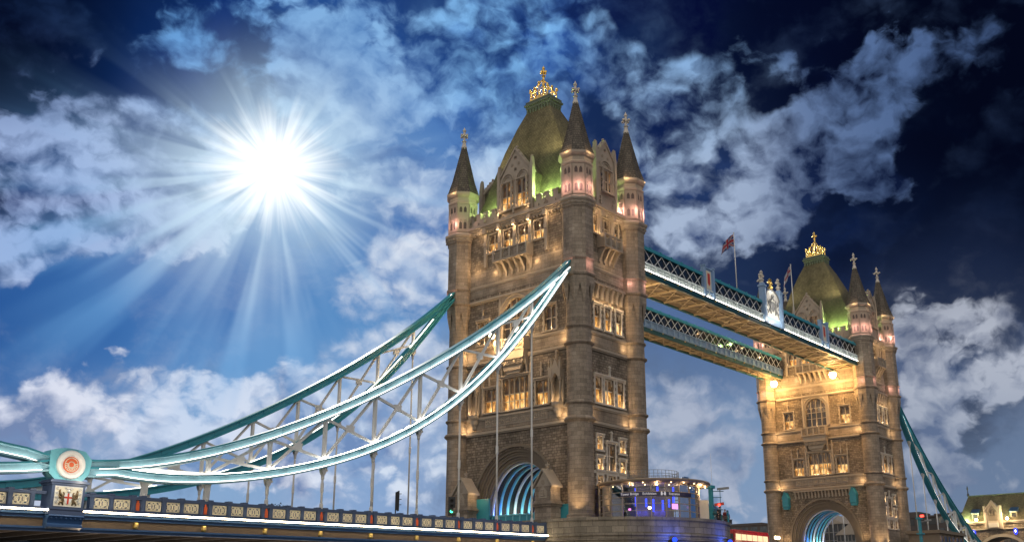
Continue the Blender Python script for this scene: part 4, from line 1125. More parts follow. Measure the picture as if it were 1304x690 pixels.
def hanger(x, mx, y, label, k):
    T = MB(); zd = zdeck(mx(x)) - .1; z1 = zbot(x) + .1
    X = mx(x)
    if z1 - zd > 2.2:
        T.tube([(X, y, zd), (X, y, z1 - .5)], .095, 8)
        for a, b, r in ((zd + (z1 - zd) * .42, zd + (z1 - zd) * .42 + .7, .125), (z1 - 1.0, z1 - .45, .13), (zd, zd + .5, .14)):
            T.lathe(X, y, [(.095, a - .1), (r * 1.1, a), (r * 1.1, b), (.095, b + .1)], 8)
        T.prism([(-.34, z1 + .1), (.34, z1 + .1), (.2, z1 - .45), (.08, z1 - .7), (-.08, z1 - .7), (-.2, z1 - .45)], lambda u, z, d: (X + u, y + d, z), -.2, .2)
        T.ball((X, y - .22, z1 - .15), .13, 6); T.ball((X + .25, y - .2, z1 - .3), .1, 6)
    else:
        s = -1 if X > 41 else 1
        T.prism([(-.6 * s, z1 + .12), (.42 * s, z1 + .12), (.28 * s, z1 - .25), (.24 * s, zd), (-.2 * s, zd), (-.16 * s, z1 - .3 * (z1 - zd)), (-.32 * s, z1 - .1)], lambda u, z, d: (X + u, y + d, z), -.12, .12)
        T.ball((X + .04 * s, y - .14, zd + .25), .12, 8)
    o = T.build('hanger_rod', 'steel_paint')
    tag(o, label, 'hanger', 'hanger rods between chain and deck')
ORD = ['first', 'second', 'third', 'fourth', 'fifth', 'sixth', 'seventh', 'eighth', 'ninth']
CH = {}
for key, side, mir, lab, hl in (
    ('near', -1, False, 'near pale blue suspension chain with bright light strips, rising to the near tower', 'the brightly lit chain'),
    ('far', 1, False, 'far dark teal suspension chain behind the lit one, left of the near tower', 'the dark left chain'),
    ('nearR', -1, True, 'teal suspension chain dropping steeply right of the far tower', 'the right hand chain'),
    ('farR', 1, True, 'hindmost suspension chain beyond the far tower, hidden behind the teal one', 'the hindmost right chain')):
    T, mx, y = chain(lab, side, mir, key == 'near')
    CH[key] = T
    for k, x in enumerate(HANG):
        kind = 'white hanger rod' if zbot(x) - zdeck(x) > 2.2 else 'short white hanger bracket'
        hanger(x, mx, y, f'{ORD[k]} {kind} from the tower on {hl}', k)
# short outer links and the round pin joint
def short_link(side, label, front):
    T = empty('suspension_chain', (0, 0, 0), label, 'chain', 'suspension chains of the bridge')
    y = side * 9.4
    tp = [(-84, 9.2), (-78, 6.0), (-73, 3.4), (-70, 2.2), (-67.5, 1.42), (-66, 1.16), (-64.5, 1.0), (-63.4, .75), (-62.5, .62)]
    bt = [(-84, 7.2), (-78, 3.0), (-73, .6), (-70, -.45), (-67.5, -.85), (-66, -.86), (-64.5, -.68), (-63.4, -.5), (-62.5, -.3)]
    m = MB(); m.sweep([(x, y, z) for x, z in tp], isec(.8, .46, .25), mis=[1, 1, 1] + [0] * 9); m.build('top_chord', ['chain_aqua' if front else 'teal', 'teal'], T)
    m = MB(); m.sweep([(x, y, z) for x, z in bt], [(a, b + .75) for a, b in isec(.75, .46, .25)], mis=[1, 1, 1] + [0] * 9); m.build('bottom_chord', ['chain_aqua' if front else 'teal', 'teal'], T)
    if front:
        for pth, v in ((tp, -.68), (bt, .12)):
            m = MB(); m.sweep([(x, y, z) for x, z in pth[:-1]], [(.30, v), (.44, v), (.44, v + .05), (.30, v + .05)]); m.build('light_strip', 'led_white', T)
    for a, b in ((3, 2), (2, 1)):
        m = MB(); m.bar((tp[a][0], y, tp[a][1] - .8), (bt[b][0], y, bt[b][1] + .75), .16, .2, (0, 1, 0)); m.bar((bt[a][0], y, bt[a][1] + .75), (tp[b][0], y, tp[b][1] - .8), .16, .2, (0, 1, 0)); m.build('brace', 'white_paint', T)
short_link(-1, 'short pale blue chain link left of the round orange medallion', True)
short_link(1, 'short dark teal chain link at the far side of the left end', False)
def pin_joint(side, label):
    y = side * 9.4
    T = empty('chain_joint', (-61.65, y, .12), label, 'chain joint', 'round pin joints of the chains')
    m = MB(); P = lambda u, z, d: (u, -d, z)
    m.prism([(-1.35, -.62), (-.95, -1.0), (.95, -1.0), (1.35, -.5), (1.45, .45), (.95, .98), (.3, 1.08), (-.4, 1.1), (-1.0, 1.0), (-1.4, .85)], P, -.5, .5)
    m.prism([(-.75, -1.35), (.75, -1.35), (.75, -.95), (-.75, -.95)], P, -.4, .4)
    for k in range(26):
        a = 2 * pi * k / 26; m.ball((1.08 * cos(a), -.5, .98 * sin(a)), .04, 5)
    m.build('housing', 'aqua', T)
    def disc(prof, mat, name, par):
        m = MB(); n = 40
        rows = [[(r * cos(2 * pi * k / n), -d, r * sin(2 * pi * k / n)) for k in range(n)] for r, d in prof]
        vs = [p for rr in rows for p in rr]; fs = []
        for i in range(len(prof) - 1):
            for k in range(n): fs.append((i * n + k, i * n + (k + 1) % n, (i + 1) * n + (k + 1) % n, (i + 1) * n + k))
        fs.append(tuple((len(prof) - 1) * n + k for k in range(n)))
        m.mesh(vs, fs); return m.build(name, mat, par)
    d = disc([(.96, .45), (.96, .66), (.90, .74), (.72, .74), (.62, .66), (.54, .60)], 'white_paint', 'roundel', T)
    e = disc([(.53, .58), (.53, .66), (.50, .67)], 'orange_red', 'boss', d)
    m = MB()
    for k in range(11):
        a = pi * (-.05 + 1.1 * k / 10) + pi
        m.bar((.22 * cos(a), -.69, .22 * sin(a)), (.42 * cos(a), -.69, .42 * sin(a)), .05, .04, (0, 1, 0))
    m.tube([(.2 * cos(2 * pi * k / 16), -.69, .2 * sin(2 * pi * k / 16)) for k in range(17)], .03, 5)
    m.tube([(.44 * cos(2 * pi * k / 24), -.685, .44 * sin(2 * pi * k / 24)) for k in range(25)], .025, 5)
    m.build('sunburst', 'cream', e)
    if side < 0:
        for s in (-1, 1): lamp('joint_light', (s * 1.2, -2.2, -.9), 26, WHITE, T, r=.1)
pin_joint(-1, 'round white and orange medallion joining the chain links above the crest pedestal')
pin_joint(1, 'hidden chain joint on the far side of the deck')

# ------------------------------------------------------------------ side spans, parapets, pedestals
def tracery(mb, fr, u0, u1, z0, z1, d, mi=0):
    """interlaced circles of the cast iron parapet"""
    n = 2; w = (u1 - u0) / n; zc = (z0 + z1) / 2; h = (z1 - z0) / 2
    def loop(cx, cz, ru, rz, k=14): mb.tube([fr(cx + ru * cos(2 * pi * i / k), cz + rz * sin(2 * pi * i / k), d) for i in range(k + 1)], .05, 4, mi, sm=False)
    for i in range(n):
        c = u0 + (i + .5) * w
        loop(c, zc, w * .48, h * .95); loop(c, zc, w * .2, h * .4)
        for sx, sz in ((-1, -1), (1, -1), (1, 1), (-1, 1)): mb.bar(fr(c, zc, d), fr(c + sx * w * .5, zc + sz * h, d), .05, .05, mi=mi)
    loop((u0 + u1) / 2, zc, w * .48, h * .95)
    for a, b in (((u0, z0), (u1, z0)), ((u0, z1), (u1, z1)), ((u0, z0), (u0, z1)), ((u1, z0), (u1, z1))): mb.bar(fr(*a, d), fr(*b, d), .05, .05, mi=mi)
_PM = {}
def parapet(label, side, x0, x1, detail, group='parapets along the deck'):
    y = side * 9.4
    mid = (x0 + x1) / 2
    sl = (zdeck(x1) - zdeck(x0)) / (x1 - x0)
    T = empty('parapet', (mid, y, zdeck(mid)), label, 'parapet', group)
    zz = lambda x: zdeck(mid + x) - zdeck(mid)
    L = x1 - x0
    m = MB()
    for a, b, h0, h1, w in ((-.2, 0, 0, 0, .2), (-1.15, -1.0, 0, 0, .18)):
        m.hexa([(-L / 2, -w, zz(-L / 2) + a), (L / 2, -w, zz(L / 2) + a), (L / 2, w, zz(L / 2) + a), (-L / 2, w, zz(-L / 2) + a), (-L / 2, -w, zz(-L / 2) + b), (L / 2, -w, zz(L / 2) + b), (L / 2, w, zz(L / 2) + b), (-L / 2, w, zz(-L / 2) + b)])
    m.build('rail', 'navy', T)
    if not detail:
        m = MB(); m.hexa([(-L / 2, -.08, zz(-L / 2) - 1.0), (L / 2, -.08, zz(L / 2) - 1.0), (L / 2, .08, zz(L / 2) - 1.0), (-L / 2, .08, zz(-L / 2) - 1.0), (-L / 2, -.08, zz(-L / 2) - .2), (L / 2, -.08, zz(L / 2) - .2), (L / 2, .08, zz(L / 2) - .2), (-L / 2, .08, zz(-L / 2) - .2)])
        m.build('panel', 'navy', T); return T
    if not _PM:
        f = lambda u, z, d: (u, -d, z)
        b = MB(); rect(b, f, -.15, .15, -1.15, .06, -.22, .22); rect(b, f, -.19, .19, -.02, .1, -.26, .26); rect(b, f, -.08, .08, -.95, -.25, .22, .25); _PM['post'] = b.build('post', 'navy', T)
        b = MB(); rect(b, f, -.66, .66, -1.0, -.2, -.08, .06, 0); tracery(b, f, -.56, .56, -.93, -.27, .10, 1); _PM['panel'] = b.build('panel', ['navy', 'cream'], T)
        b = MB(); rect(b, f, -.22, .22, -1.0, -.2, -.08, .08, 0)
        b.prism([(-.13, -.95), (.13, -.95), (.13, -.45), (.07, -.38), (.09, -.3), (0, -.22), (-.09, -.3), (-.07, -.38), (-.13, -.45)], f, .08, .13, 1); _PM['badge'] = b.build('badge', ['navy', 'orange_red'], T)
    used = set()
    def put(kind, x):
        if kind in used or _PM[kind].parent != T:
            o = _PM[kind].copy(); COL.objects.link(o); o.parent = T
        else:
            o = _PM[kind]
        used.add(kind)
        o.location = (x - mid, 0, zz(x - mid)); o.rotation_euler = (0, -math.atan(sl), 0)
    k = -60
    for k in range(-12, 20):
        xb = -13.5 - 5.36 * k
        if mid > 41: xb = DX - xb
        for j, (kind, dx) in enumerate((('badge', 0), ('post', .37), ('panel', 1.18), ('post', 1.99), ('panel', 2.68), ('post', 3.37), ('panel', 4.18), ('post', 4.99))):
            x = xb + dx
            if x0 + .3 < x < x1 - .3 and not (x1 - x < .75 and kind == 'panel'): put(kind, x)
    return T
def deck(label, x0, x1, lit):
    """side span: fascia girders, floor with cross beams, light strip"""
    mid = (x0 + x1) / 2
    D = empty('bridge_deck', (mid, 0, zdeck(mid) - 1.15), label, 'bridge deck', 'deck spans of the bridge')
    zo = zdeck(mid) - 1.15
    def slab(mb, ya, yb, a, b, mi=0, xa=x0, xb=x1):
        za, zb = zdeck(xa) - zo, zdeck(xb) - zo; xa -= mid; xb -= mid
        mb.hexa([(xa, ya, za + a), (xb, ya, zb + a), (xb, yb, zb + a), (xa, yb, za + a), (xa, ya, za + b), (xb, ya, zb + b), (xb, yb, zb + b), (xa, yb, za + b)], mi)
    m = MB(); slab(m, -9.1, 9.1, -1.45, -1.25); m.build('roadway', 'asphalt', D)
    for s in (-1, 1):
        m = MB()
        slab(m, s * 9.0, s * 9.95, -1.3, -1.16, 0); slab(m, s * 9.2, s * 9.78, -1.5, -1.3, 0); slab(m, s * 9.3, s * 9.6, -1.72, -1.5, 0)
        slab(m, s * 9.25, s * 9.48, -2.28, -1.72, 1); slab(m, s * 9.0, s * 9.72, -2.42, -2.28, 0); slab(m, s * 9.1, s * 9.56, -2.58, -2.42, 0)
        m.build('fascia_girder', ['blue_paint', 'iron_brown'], D)
    m = MB(); slab(m, -10.02, -9.96, -1.29, -1.19); m.build('light_strip', 'led_warm', D)
    n = int((x1 - x0) / 2.68)
    for i in range(n):
        x = x0 + (i + .5) * (x1 - x0) / n
        m = MB(); m.box(x - mid - .12, -9.1, zdeck(x) - zo - 2.5, x - mid + .12, 9.1, zdeck(x) - zo - 1.5)
        m.build('cross_beam', 'dark_soffit', D)
    m = MB()
    for yy in [-7.5 + 1.9 * k for k in range(9)]: slab(m, yy - .1, yy + .1, -2.2, -1.6)
    m.build('stringers', 'dark_soffit', D)
    m = MB(); slab(m, -9.0, 9.0, -1.6, -1.5); m.build('soffit', 'dark_soffit', D)
    if lit:
        for x in (-66, -58, -50, -42, -33, -24): lamp('deck_fill', (x - mid, -6.5, -4.6), 26, (1, .74, .5), D, r=.2)  # added fill lamps without fixtures, brightening the deck underside
    bosses = [x for x in [(-13.5 - 5.36 * k if mid < 0 else DX + 13.5 + 5.36 * k) for k in range(15)] if x0 < x < x1]
    for x in bosses:
        m = MB(); z = zdeck(x) - zo - 2.0
        m.lathe(x - mid, -9.5, [(.16, z - .2), (.2, z - .1), (.2, z + .1), (.16, z + .2)], 8); m.build('boss', 'gold', D)
    return D
deck('near side span of the deck with a bright light strip under its blue parapet', -92, -10.55, True)
deck('side span of the deck right of the far tower', DX + 10.55, DX + 82, True)
parapet('long navy parapet with cream tracery panels right of the crest pedestal', -1, -60.45, -9.9, True)
parapet('short navy parapet with cream tracery panels left of the crest pedestal', -1, -92, -62.85, True)
parapet('plain navy parapet along the far edge of the near side span', 1, -92, -10.6, False)
parapet('navy parapet running right from the far tower', -1, DX + 10.6, DX + 82, True)
parapet('plain parapet on the far edge right of the far tower', 1, DX + 10.6, DX + 82, False)

def pedestal(side, label):
    T = empty('crest_pedestal', (-61.65, side * 9.4, -4.1), label, 'pedestal', 'pedestals under the chain joints')
    P = lambda u, z, d: (u, -d, z + 4.1)
    m = MB()
    rect(m, P, -1.12, 1.12, -2.75, -1.2, -.7, .72)
    for z0, z1, w, d in ((-1.25, -1.12, 1.2, .8), (-1.12, -1.0, 1.32, .92), (-1.0, -.92, 1.22, .82), (-2.86, -2.72, 1.2, .8), (-3.0, -2.86, 1.14, .74), (-3.2, -3.0, 1.24, .84)): rect(m, P, -w, w, z0, z1, -d, d)
    m.build('block', 'navy', T)
    m = MB(); f3 = lambda d, z, q: P(q, z, d)
    m.prism([(-.7, -3.2), (.86, -3.2), (.9, -3.3), (.78, -3.42), (.7, -3.6), (.66, -3.75), (.78, -3.85), (.78, -4.0), (.5, -4.1), (-.7, -4.1)], f3, -1.16, 1.16)
    for k in range(7): m.ball(P(-.96 + k * .32, -3.42, .78), .09, 6)
    m.build('base', 'blue_paint', T)
    if side > 0: return
    m = MB(); rect(m, P, -.92, .92, -2.66, -1.34, .70, .745); o = m.build('crest_panel', 'cream', T)
    m = MB()
    for q in ((-.92, -2.66, .92, -2.61), (-.92, -1.39, .92, -1.34), (-.92, -2.61, -.87, -1.39), (.87, -2.61, .92, -1.39)): rect(m, P, q[0], q[2], q[1], q[3], .745, .775)
    m.build('border', 'white_paint', o)
    m = MB(); m.prism([(-.26, -1.78), (.26, -1.78), (.26, -2.2), (.16, -2.42), (0, -2.54), (-.16, -2.42), (-.26, -2.2)], P, .745, .775); sh = m.build('shield', 'white_paint', o)
    m = MB(); rect(m, P, -.055, .055, -2.5, -1.79, .775, .79); rect(m, P, -.25, -.055, -2.12, -2.01, .775, .79); rect(m, P, .055, .25, -2.12, -2.01, .775, .79); m.build('cross', 'red_paint', sh)
    for s in (-1, 1):                                                  # a winged supporter each side
        m = MB(); m.tube([P(s * u, z, .775) for u, z in ((.30, -2.56), (.36, -2.4), (.33, -2.25), (.42, -2.1), (.36, -1.95), (.30, -1.82), (.36, -1.72))], [.05, .07, .08, .10, .09, .06, .04], 6)
        m.tube([P(s * u, z, .775) for u, z in ((.42, -2.0), (.56, -1.85), (.60, -1.65), (.54, -1.55))], [.08, .09, .06, .02], 6)
        m.tube([P(s * u, z, .775) for u, z in ((.40, -2.12), (.58, -2.05), (.64, -1.9))], [.08, .08, .02], 6)
        m.tube([P(s * u, z, .775) for u, z in ((.40, -2.3), (.52, -2.4), (.58, -2.52), (.5, -2.58))], [.07, .06, .04, .02], 6)
        m.tube([P(s * u, z, .775) for u, z in ((.32, -2.1), (.2, -2.05))], [.05, .02], 5)
        m.build('supporter', 'bronze', o)
    m = MB(); m.ball(P(0, -1.66, .78), .12, 8); m.tube([P(u, z, .78) for u, z in ((-.1, -1.55), (0, -1.48), (.12, -1.5))], .05, 5); m.build('helmet', 'steel_paint', o)
    for s in (-1, 1):
        for (cx, cz, r) in ((.74, -1.52, .1), (.76, -1.8, .09), (.74, -2.1, .1), (.76, -2.4, .1), (.2, -1.5, .08), (.66, -2.26, .06)):
            m = MB(); m.tube([P(s * (cx + r * cos(t * .55) * (1 - t / 16)), cz + r * sin(t * .55) * (1 - t / 16), .77) for t in range(13)], .03, 5); m.build('scroll', 'steel_paint', o)
pedestal(-1, 'navy pedestal with a red cross coat of arms under the orange medallion')
pedestal(1, 'plain navy pedestal on the far side of the deck')

# ------------------------------------------------------------------ high level walkways
def walkway(label, y0, y1, lit):
    X0, X1 = 5.5, 76.8
    T = empty('walkway', (X0, (y0 + y1) / 2, 31.7), label, 'walkway', 'high level walkways between the towers')
    L = X1 - X0; h = (y1 - y0) / 2; ZO = 31.7
    m = MB(); m.box(0, -h + .25, .12, L, h - .25, .2); m.build('soffit', 'soffit_plate', T)
    nb = 18; m = MB()
    for i in range(nb + 1):
        x = L * i / nb; m.box(x - .11, -h + .2, -.14, x + .11, h - .2, .12)
    for i in range(nb):
        a, b = L * i / nb, L * (i + 1) / nb
        m.bar((a, -h + .3, .0), (b, h - .3, .0), .12, .1); m.bar((a, h - .3, .02), (b, -h + .3, .02), .12, .1)
    for yy in (-h * .35, h * .35): m.box(0, yy - .07, -.06, L, yy + .07, .1)
    m.build('soffit_bracing', 'soffit_paint', T)
    for s in (-1, 1):
        m = MB()
        m.box(0, s * (h - .3), -.16, L, s * h, .0); m.box(0, s * (h - .2), 0, L, s * (h + .12), .18); m.box(0, s * (h - .2), .18, L, s * (h + .02), .5)
        m.build('lower_girder', 'teal_dark', T)
        m = MB()
        m.box(0, s * (h - .16), .5, L, s * (h - .06), 1.5); m.box(0, s * (h - .16), 1.5, L, s * (h + .26), 1.62); m.box(0, s * (h - .16), .42, L, s * (h + .2), .54)
        n = 44
        for i in range(n + 1):
            x = L * i / n; m.box(max(0, x - .12), s * (h - .06), .54, min(L, x + .12), s * (h + .16), 1.5)
            if i < n:
                m.box(x + .35, s * (h - .06), .72, x + L / n - .35, s * (h + .05), .8); m.box(x + .35, s * (h - .06), 1.25, x + L / n - .35, s * (h + .05), 1.33); m.box(x + .35, s * (h - .06), .8, x + .45, s * (h + .05), 1.25); m.box(x + L / n - .45, s * (h - .06), .8, x + L / n - .35, s * (h + .05), 1.25)
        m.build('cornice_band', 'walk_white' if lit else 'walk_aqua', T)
        m = MB(); n = 22
        for i in range(n): m.ball((L * (i + .5) / n, s * (h + .12), .3), .13, 6)
        m.build('rosettes', 'gold', T)
        if s < 0 and lit:
            m = MB(); m.box(0, -h - .19, .545, L, -h - .09, .62); m.build('light_strip', 'led_bright', T)
        m = MB()                                                       # double lattice
        n = 36; z0, z1 = 1.66, 3.45; w = L / n
        for i in range(n):
            a, b = L * i / n, L * (i + 1) / n
            m.bar((a, s * (h - .06), z0), (b, s * (h - .06), z1), .09, .05, (0, 1, 0)); m.bar((a, s * (h - .12), z1), (b, s * (h - .12), z0), .09, .05, (0, 1, 0))
            if i < 0:
                m.bar((a + w / 2, s * (h - .06), z0), (a + w, s * (h - .06), (z0 + z1) / 2), .07, .04, (0, 1, 0)); m.bar((a, s * (h - .06), (z0 + z1) / 2), (a + w / 2, s * (h - .06), z1), .07, .04, (0, 1, 0))
                m.bar((a, s * (h - .12), (z0 + z1) / 2), (a + w / 2, s * (h - .12), z0), .07, .04, (0, 1, 0)); m.bar((a + w / 2, s * (h - .12), z1), (a + w, s * (h - .12), (z0 + z1) / 2), .07, .04, (0, 1, 0))
        m.build('lattice', 'white_paint', T)
        m = MB(); m.box(0, s * (h - .26), 1.64, L, s * (h - .22), 3.4); m.build('glazing', 'dark_glass', T)
        m = MB(); m.box(0, s * (h - .24), 3.42, L, s * (h + .1), 3.62); m.box(0, s * (h - .2), 3.62, L, s * (h + .02), 3.9)
        for i in range(29):
            x = L * i / 28; m.box(max(0, x - .1), s * (h - .1), 3.62, min(L, x + .1), s * (h + .08), 4.02)
        m.build('top_rail', 'teal', T)
    m = MB(); m.prism([(-h + .1, 3.62), (h - .1, 3.62), (0, 4.05)], lambda u, z, d: (d, u, z), 0, L); m.build('roof', 'grey_metal', T)
    def shield(x, w, zt, name):
        f = lambda u, z, d: (x + u, -h - d, z)
        m = MB()
        for s in (-1, 1): rect(m, f, s * w / 2 - .22, s * w / 2 + .22, .5, zt, -.25, .34); rect(m, f, s * w / 2 - .27, s * w / 2 + .27, zt, zt + .18, -.3, .4)
        rect(m, f, -w / 2 + .22, w / 2 - .22, 1.2, zt - .25, -.2, .14); rect(m, f, -w / 2, w / 2, zt - .25, zt - .1, -.25, .25)
        o = m.build(name, 'walk_aqua', T)
        m = MB(); rect(m, f, -w * .26, w * .26, 1.75, zt - .5, .14, .17); b = m.build('plate', 'cream', o)
        m = MB(); m.prism([(-w * .13, zt - .85), (w * .13, zt - .85), (w * .13, 2.6), (0, 2.2), (-w * .13, 2.6)], f, .17, .2); m.build('emblem', 'red_paint', b)
    if lit:
        shield(19.4, 2.4, 4.9, 'crest_bay'); shield(56.6, 2.4, 4.9, 'crest_bay')                                                            # the great crest at mid span
        x = 38.3; f = lambda u, z, d: (x + u, -h - d, z)
        m = MB()
        for s in (-1, 1):
            rect(m, f, s * 2.7 - .38, s * 2.7 + .38, .4, 6.1, -.4, .45); rect(m, f, s * 2.7 - .5, s * 2.7 + .5, 6.1, 6.35, -.5, .55); rect(m, f, s * 2.7 - .3, s * 2.7 + .3, 6.35, 6.7, -.3, .35)
            rect(m, f, s * 2.7 - .18, s * 2.7 + .18, 1.6, 5.8, .45, .52)
        rect(m, f, -2.32, 2.32, .4, 1.5, -.2, .3); rect(m, f, -2.32, 2.32, 1.5, 5.0, -.2, .12)
        c = m.build('great_crest', 'walk_aqua', T)
        m = MB()
        arc = [(2.1 * cos(a), 4.6 + 1.5 * sin(a)) for a in [pi * i / 14 for i in range(15)]]
        m.prism([(-2.1, 1.7)] + [(2.1, 1.7)] + arc, f, .12, .2); p = m.build('plate', 'white_paint', c)
        m = MB()
        m.prism([(-.55, 4.2), (.55, 4.2), (.55, 3.3), (.3, 2.85), (0, 2.6), (-.3, 2.85), (-.55, 3.3)], f, .2, .3)
        for s in (-1, 1):
            m.tube([f(s * u, z, .28) for u, z in ((.7, 2.2), (.9, 2.7), (.8, 3.2), (1.0, 3.6), (.85, 4.1), (.95, 4.5))], [.1, .16, .18, .2, .15, .08], 6)
            m.tube([f(s * u, z, .28) for u, z in ((1.0, 3.5), (1.4, 3.8), (1.6, 4.4))], [.15, .14, .04], 6)
            m.tube([f(s * u, z, .28) for u, z in ((1.0, 3.0), (1.4, 2.6), (1.7, 2.1))], [.12, .1, .05], 6)
            for q in (1.9, 2.6, 3.3, 4.0): m.ball(f(s * 1.85, q, .2), .12, 6)
        m.tube([f(u * 1.02, z + .02, .22) for u, z in arc], .14, 6)
        m.tube([f(u, z, .28) for u, z in ((-.5, 4.5), (0, 4.9), (.5, 4.5))], .14, 6); m.ball(f(0, 5.1, .25), .3, 8)
        m.build('coat_of_arms', 'grey_metal', p)
        for u, z0, mat, k in ((-2.7, 6.7, 'white_stone', 1.0), (2.7, 6.7, 'white_stone', 1.0), (0, 6.1, 'gold', 1.15)):
            m = MB(); b = f(u, 0, .0)
            m.lathe(b[0], b[1], [(.34 * k, z0), (.22 * k, z0 + .25), (.42 * k, z0 + .5), (.16 * k, z0 + .75), (.14 * k, z0 + 1.1), (.34 * k, z0 + 1.3), (.14 * k, z0 + 1.5), (.28 * k, z0 + 1.75), (.02, z0 + 2.05)], 8)
            for s in (-1, 1): m.box(b[0] + min(0, s * .52), b[1] - .12, z0 + 1.1, b[0] + max(0, s * .52), b[1] + .12, z0 + 1.32); m.ball((b[0] + s * .55, b[1], z0 + 1.2), .2, 6)
            m.build('finial', mat, c)
        for s in (-1, 1): lamp('crest_light', (x + s * 1.2, -h - 1.3, 1.4), 26, WHITE, T, r=.1)
        lamp('crest_light', (x, -h - 1.6, 3.6), 26, WHITE, T, r=.1); lamp('crest_light', (x, -h - 1.0, 6.2), 16, WHITE, T, r=.1)
    return T
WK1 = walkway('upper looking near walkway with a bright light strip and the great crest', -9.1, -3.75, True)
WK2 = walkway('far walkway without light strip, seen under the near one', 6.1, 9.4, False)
# warm floods on the tower heads graze along the undersides
for y in (-6.4, 7.0):
    for x, tx in ((7.0, 30), (75.0, 52)):
        lamp('soffit_flood_fill', (x, y, 29.2), 700, WARM, None, 'SPOT', .3, (tx, y, 31.7), 60)
    for x in range(12, 73, 6): lamp('soffit_flood_fill', (x, y, 28.6), 66 if y < 0 else 40, (1, .68, .36), None, r=.3)  # added row of fill lamps in mid-air, evening out the soffit light

# ------------------------------------------------------------------ river, banks, bascules, piers
def sheet(name, x0, y0, x1, y1, z, mat):
    m = MB(); n = 1; m.face([(x0, y0, z), (x1, y0, z), (x1, y1, z), (x0, y1, z)]); o = m.build(name, mat); o['kind'] = 'structure'; return o
sheet('riverbed', -4000, -4000, 4000, 4000, -16, 'mud')
sheet('river_water', -95, -3000, 175, 3000, -12.5, 'water')
def bank(name, x0, x1, z, mat):
    m = MB(); m.box(x0, -3000, -16, x1, 3000, z); o = m.build(name, mat); o['kind'] = 'structure'; return o
bank('south_bank_ground', -1500, -95, -9.9, 'concrete')
bank('north_bank_ground', 172, 1500, -3.0, 'concrete')

def pier(x0, label):
    T = empty('bridge_pier', (x0, 0, -12.5), label, 'pier', 'stone piers in the river')
    def outline(off, n=14):
        pts = []
        R = 12.0 + off
        for s in (-1, 1):
            a0 = pi if s < 0 else 0
            for i in range(n + 1):
                a = a0 + pi * i / n
                pts.append((1.2 * 0 + .6 + R * cos(a), s * 10.5 + R * sin(a) * (1.0)))
        return pts
    levels = [(-16.5, .5), (-3.6, .3), (-3.55, .0), (-2.75, .0), (-2.7, .22), (-2.5, .22), (-2.45, .05), (-2.3, .05), (-2.25, .2), (-2.08, .2), (-2.02, .0), (-.78, .0), (-.76, .12), (-.42, .12)]
    rows = [[(x, y, z + 12.5) for x, y in outline(o)] for z, o in levels]
    m = MB(); n = len(rows[0]); run = [0]
    for k in range(n):
        a, b = rows[0][k], rows[0][(k + 1) % n]; run.append(run[-1] + math.hypot(b[0] - a[0], b[1] - a[1]))
    vs = [p for r in rows for p in r]; fs = []; uv = []
    for i in range(len(rows) - 1):
        for k in range(n):
            k2 = (k + 1) % n
            fs.append((i * n + k, i * n + k2, (i + 1) * n + k2, (i + 1) * n + k))
            va, vb = rows[i][k][2], rows[i + 1][k][2]
            if abs(va - vb) < .07: vb = va + .2
            uv.append([(run[k], va), (run[k + 1], va), (run[k + 1], vb), (run[k], vb)])
    m.mesh(vs, fs, 0, uv)
    m.build('wall', 'pierstone', T)
    m = MB(); m.face([(x, y, -.42 + 12.5) for x, y in outline(.12)]); m.build('terrace', 'concrete', T)
    return T
PL = pier(0, 'curved stone pier carrying the near tower and the glass pavilion')
PR = pier(DX, 'stone pier under the far tower')

B = empty('bascule_span', (41.15, 0, -2.85), 'raised roadway span between the two towers with a lattice railing', 'bascule')
m = MB()
for s in (-1, 1): m.hexa([(-30, s * 7.6 - .4, -4.4 if 0 else -3.6), (30, s * 7.6 - .4, -3.6), (30, s * 7.6 + .4, -3.6), (-30, s * 7.6 + .4, -3.6), (-30, s * 7.6 - .4, .0), (30, s * 7.6 - .4, .0), (30, s * 7.6 + .4, .0), (-30, s * 7.6 + .4, .0)])
m.build('main_girder', 'blue_paint', B)
m = MB(); m.box(-30, -7.2, -.6, 30, 7.2, -.1); m.build('roadway', 'asphalt', B)
for s in (-1, 1):
    m = MB(); y = s * 7.6
    m.box(-30, y - .1, 1.25, 30, y + .1, 1.4); m.box(-30, y - .08, .25, 30, y + .08, .35)
    for i in range(41):
        x = -30 + i * 1.5; m.box(x - .07, y - .07, .0, x + .07, y + .07, 1.3)
        if i < 40:
            m.bar((x, y, .3), (x + 1.5, y, 1.28), .06, .05, (0, 1, 0)); m.bar((x, y, 1.28), (x + 1.5, y, .3), .06, .05, (0, 1, 0))
    m.build('railing', 'iron_brown', B)

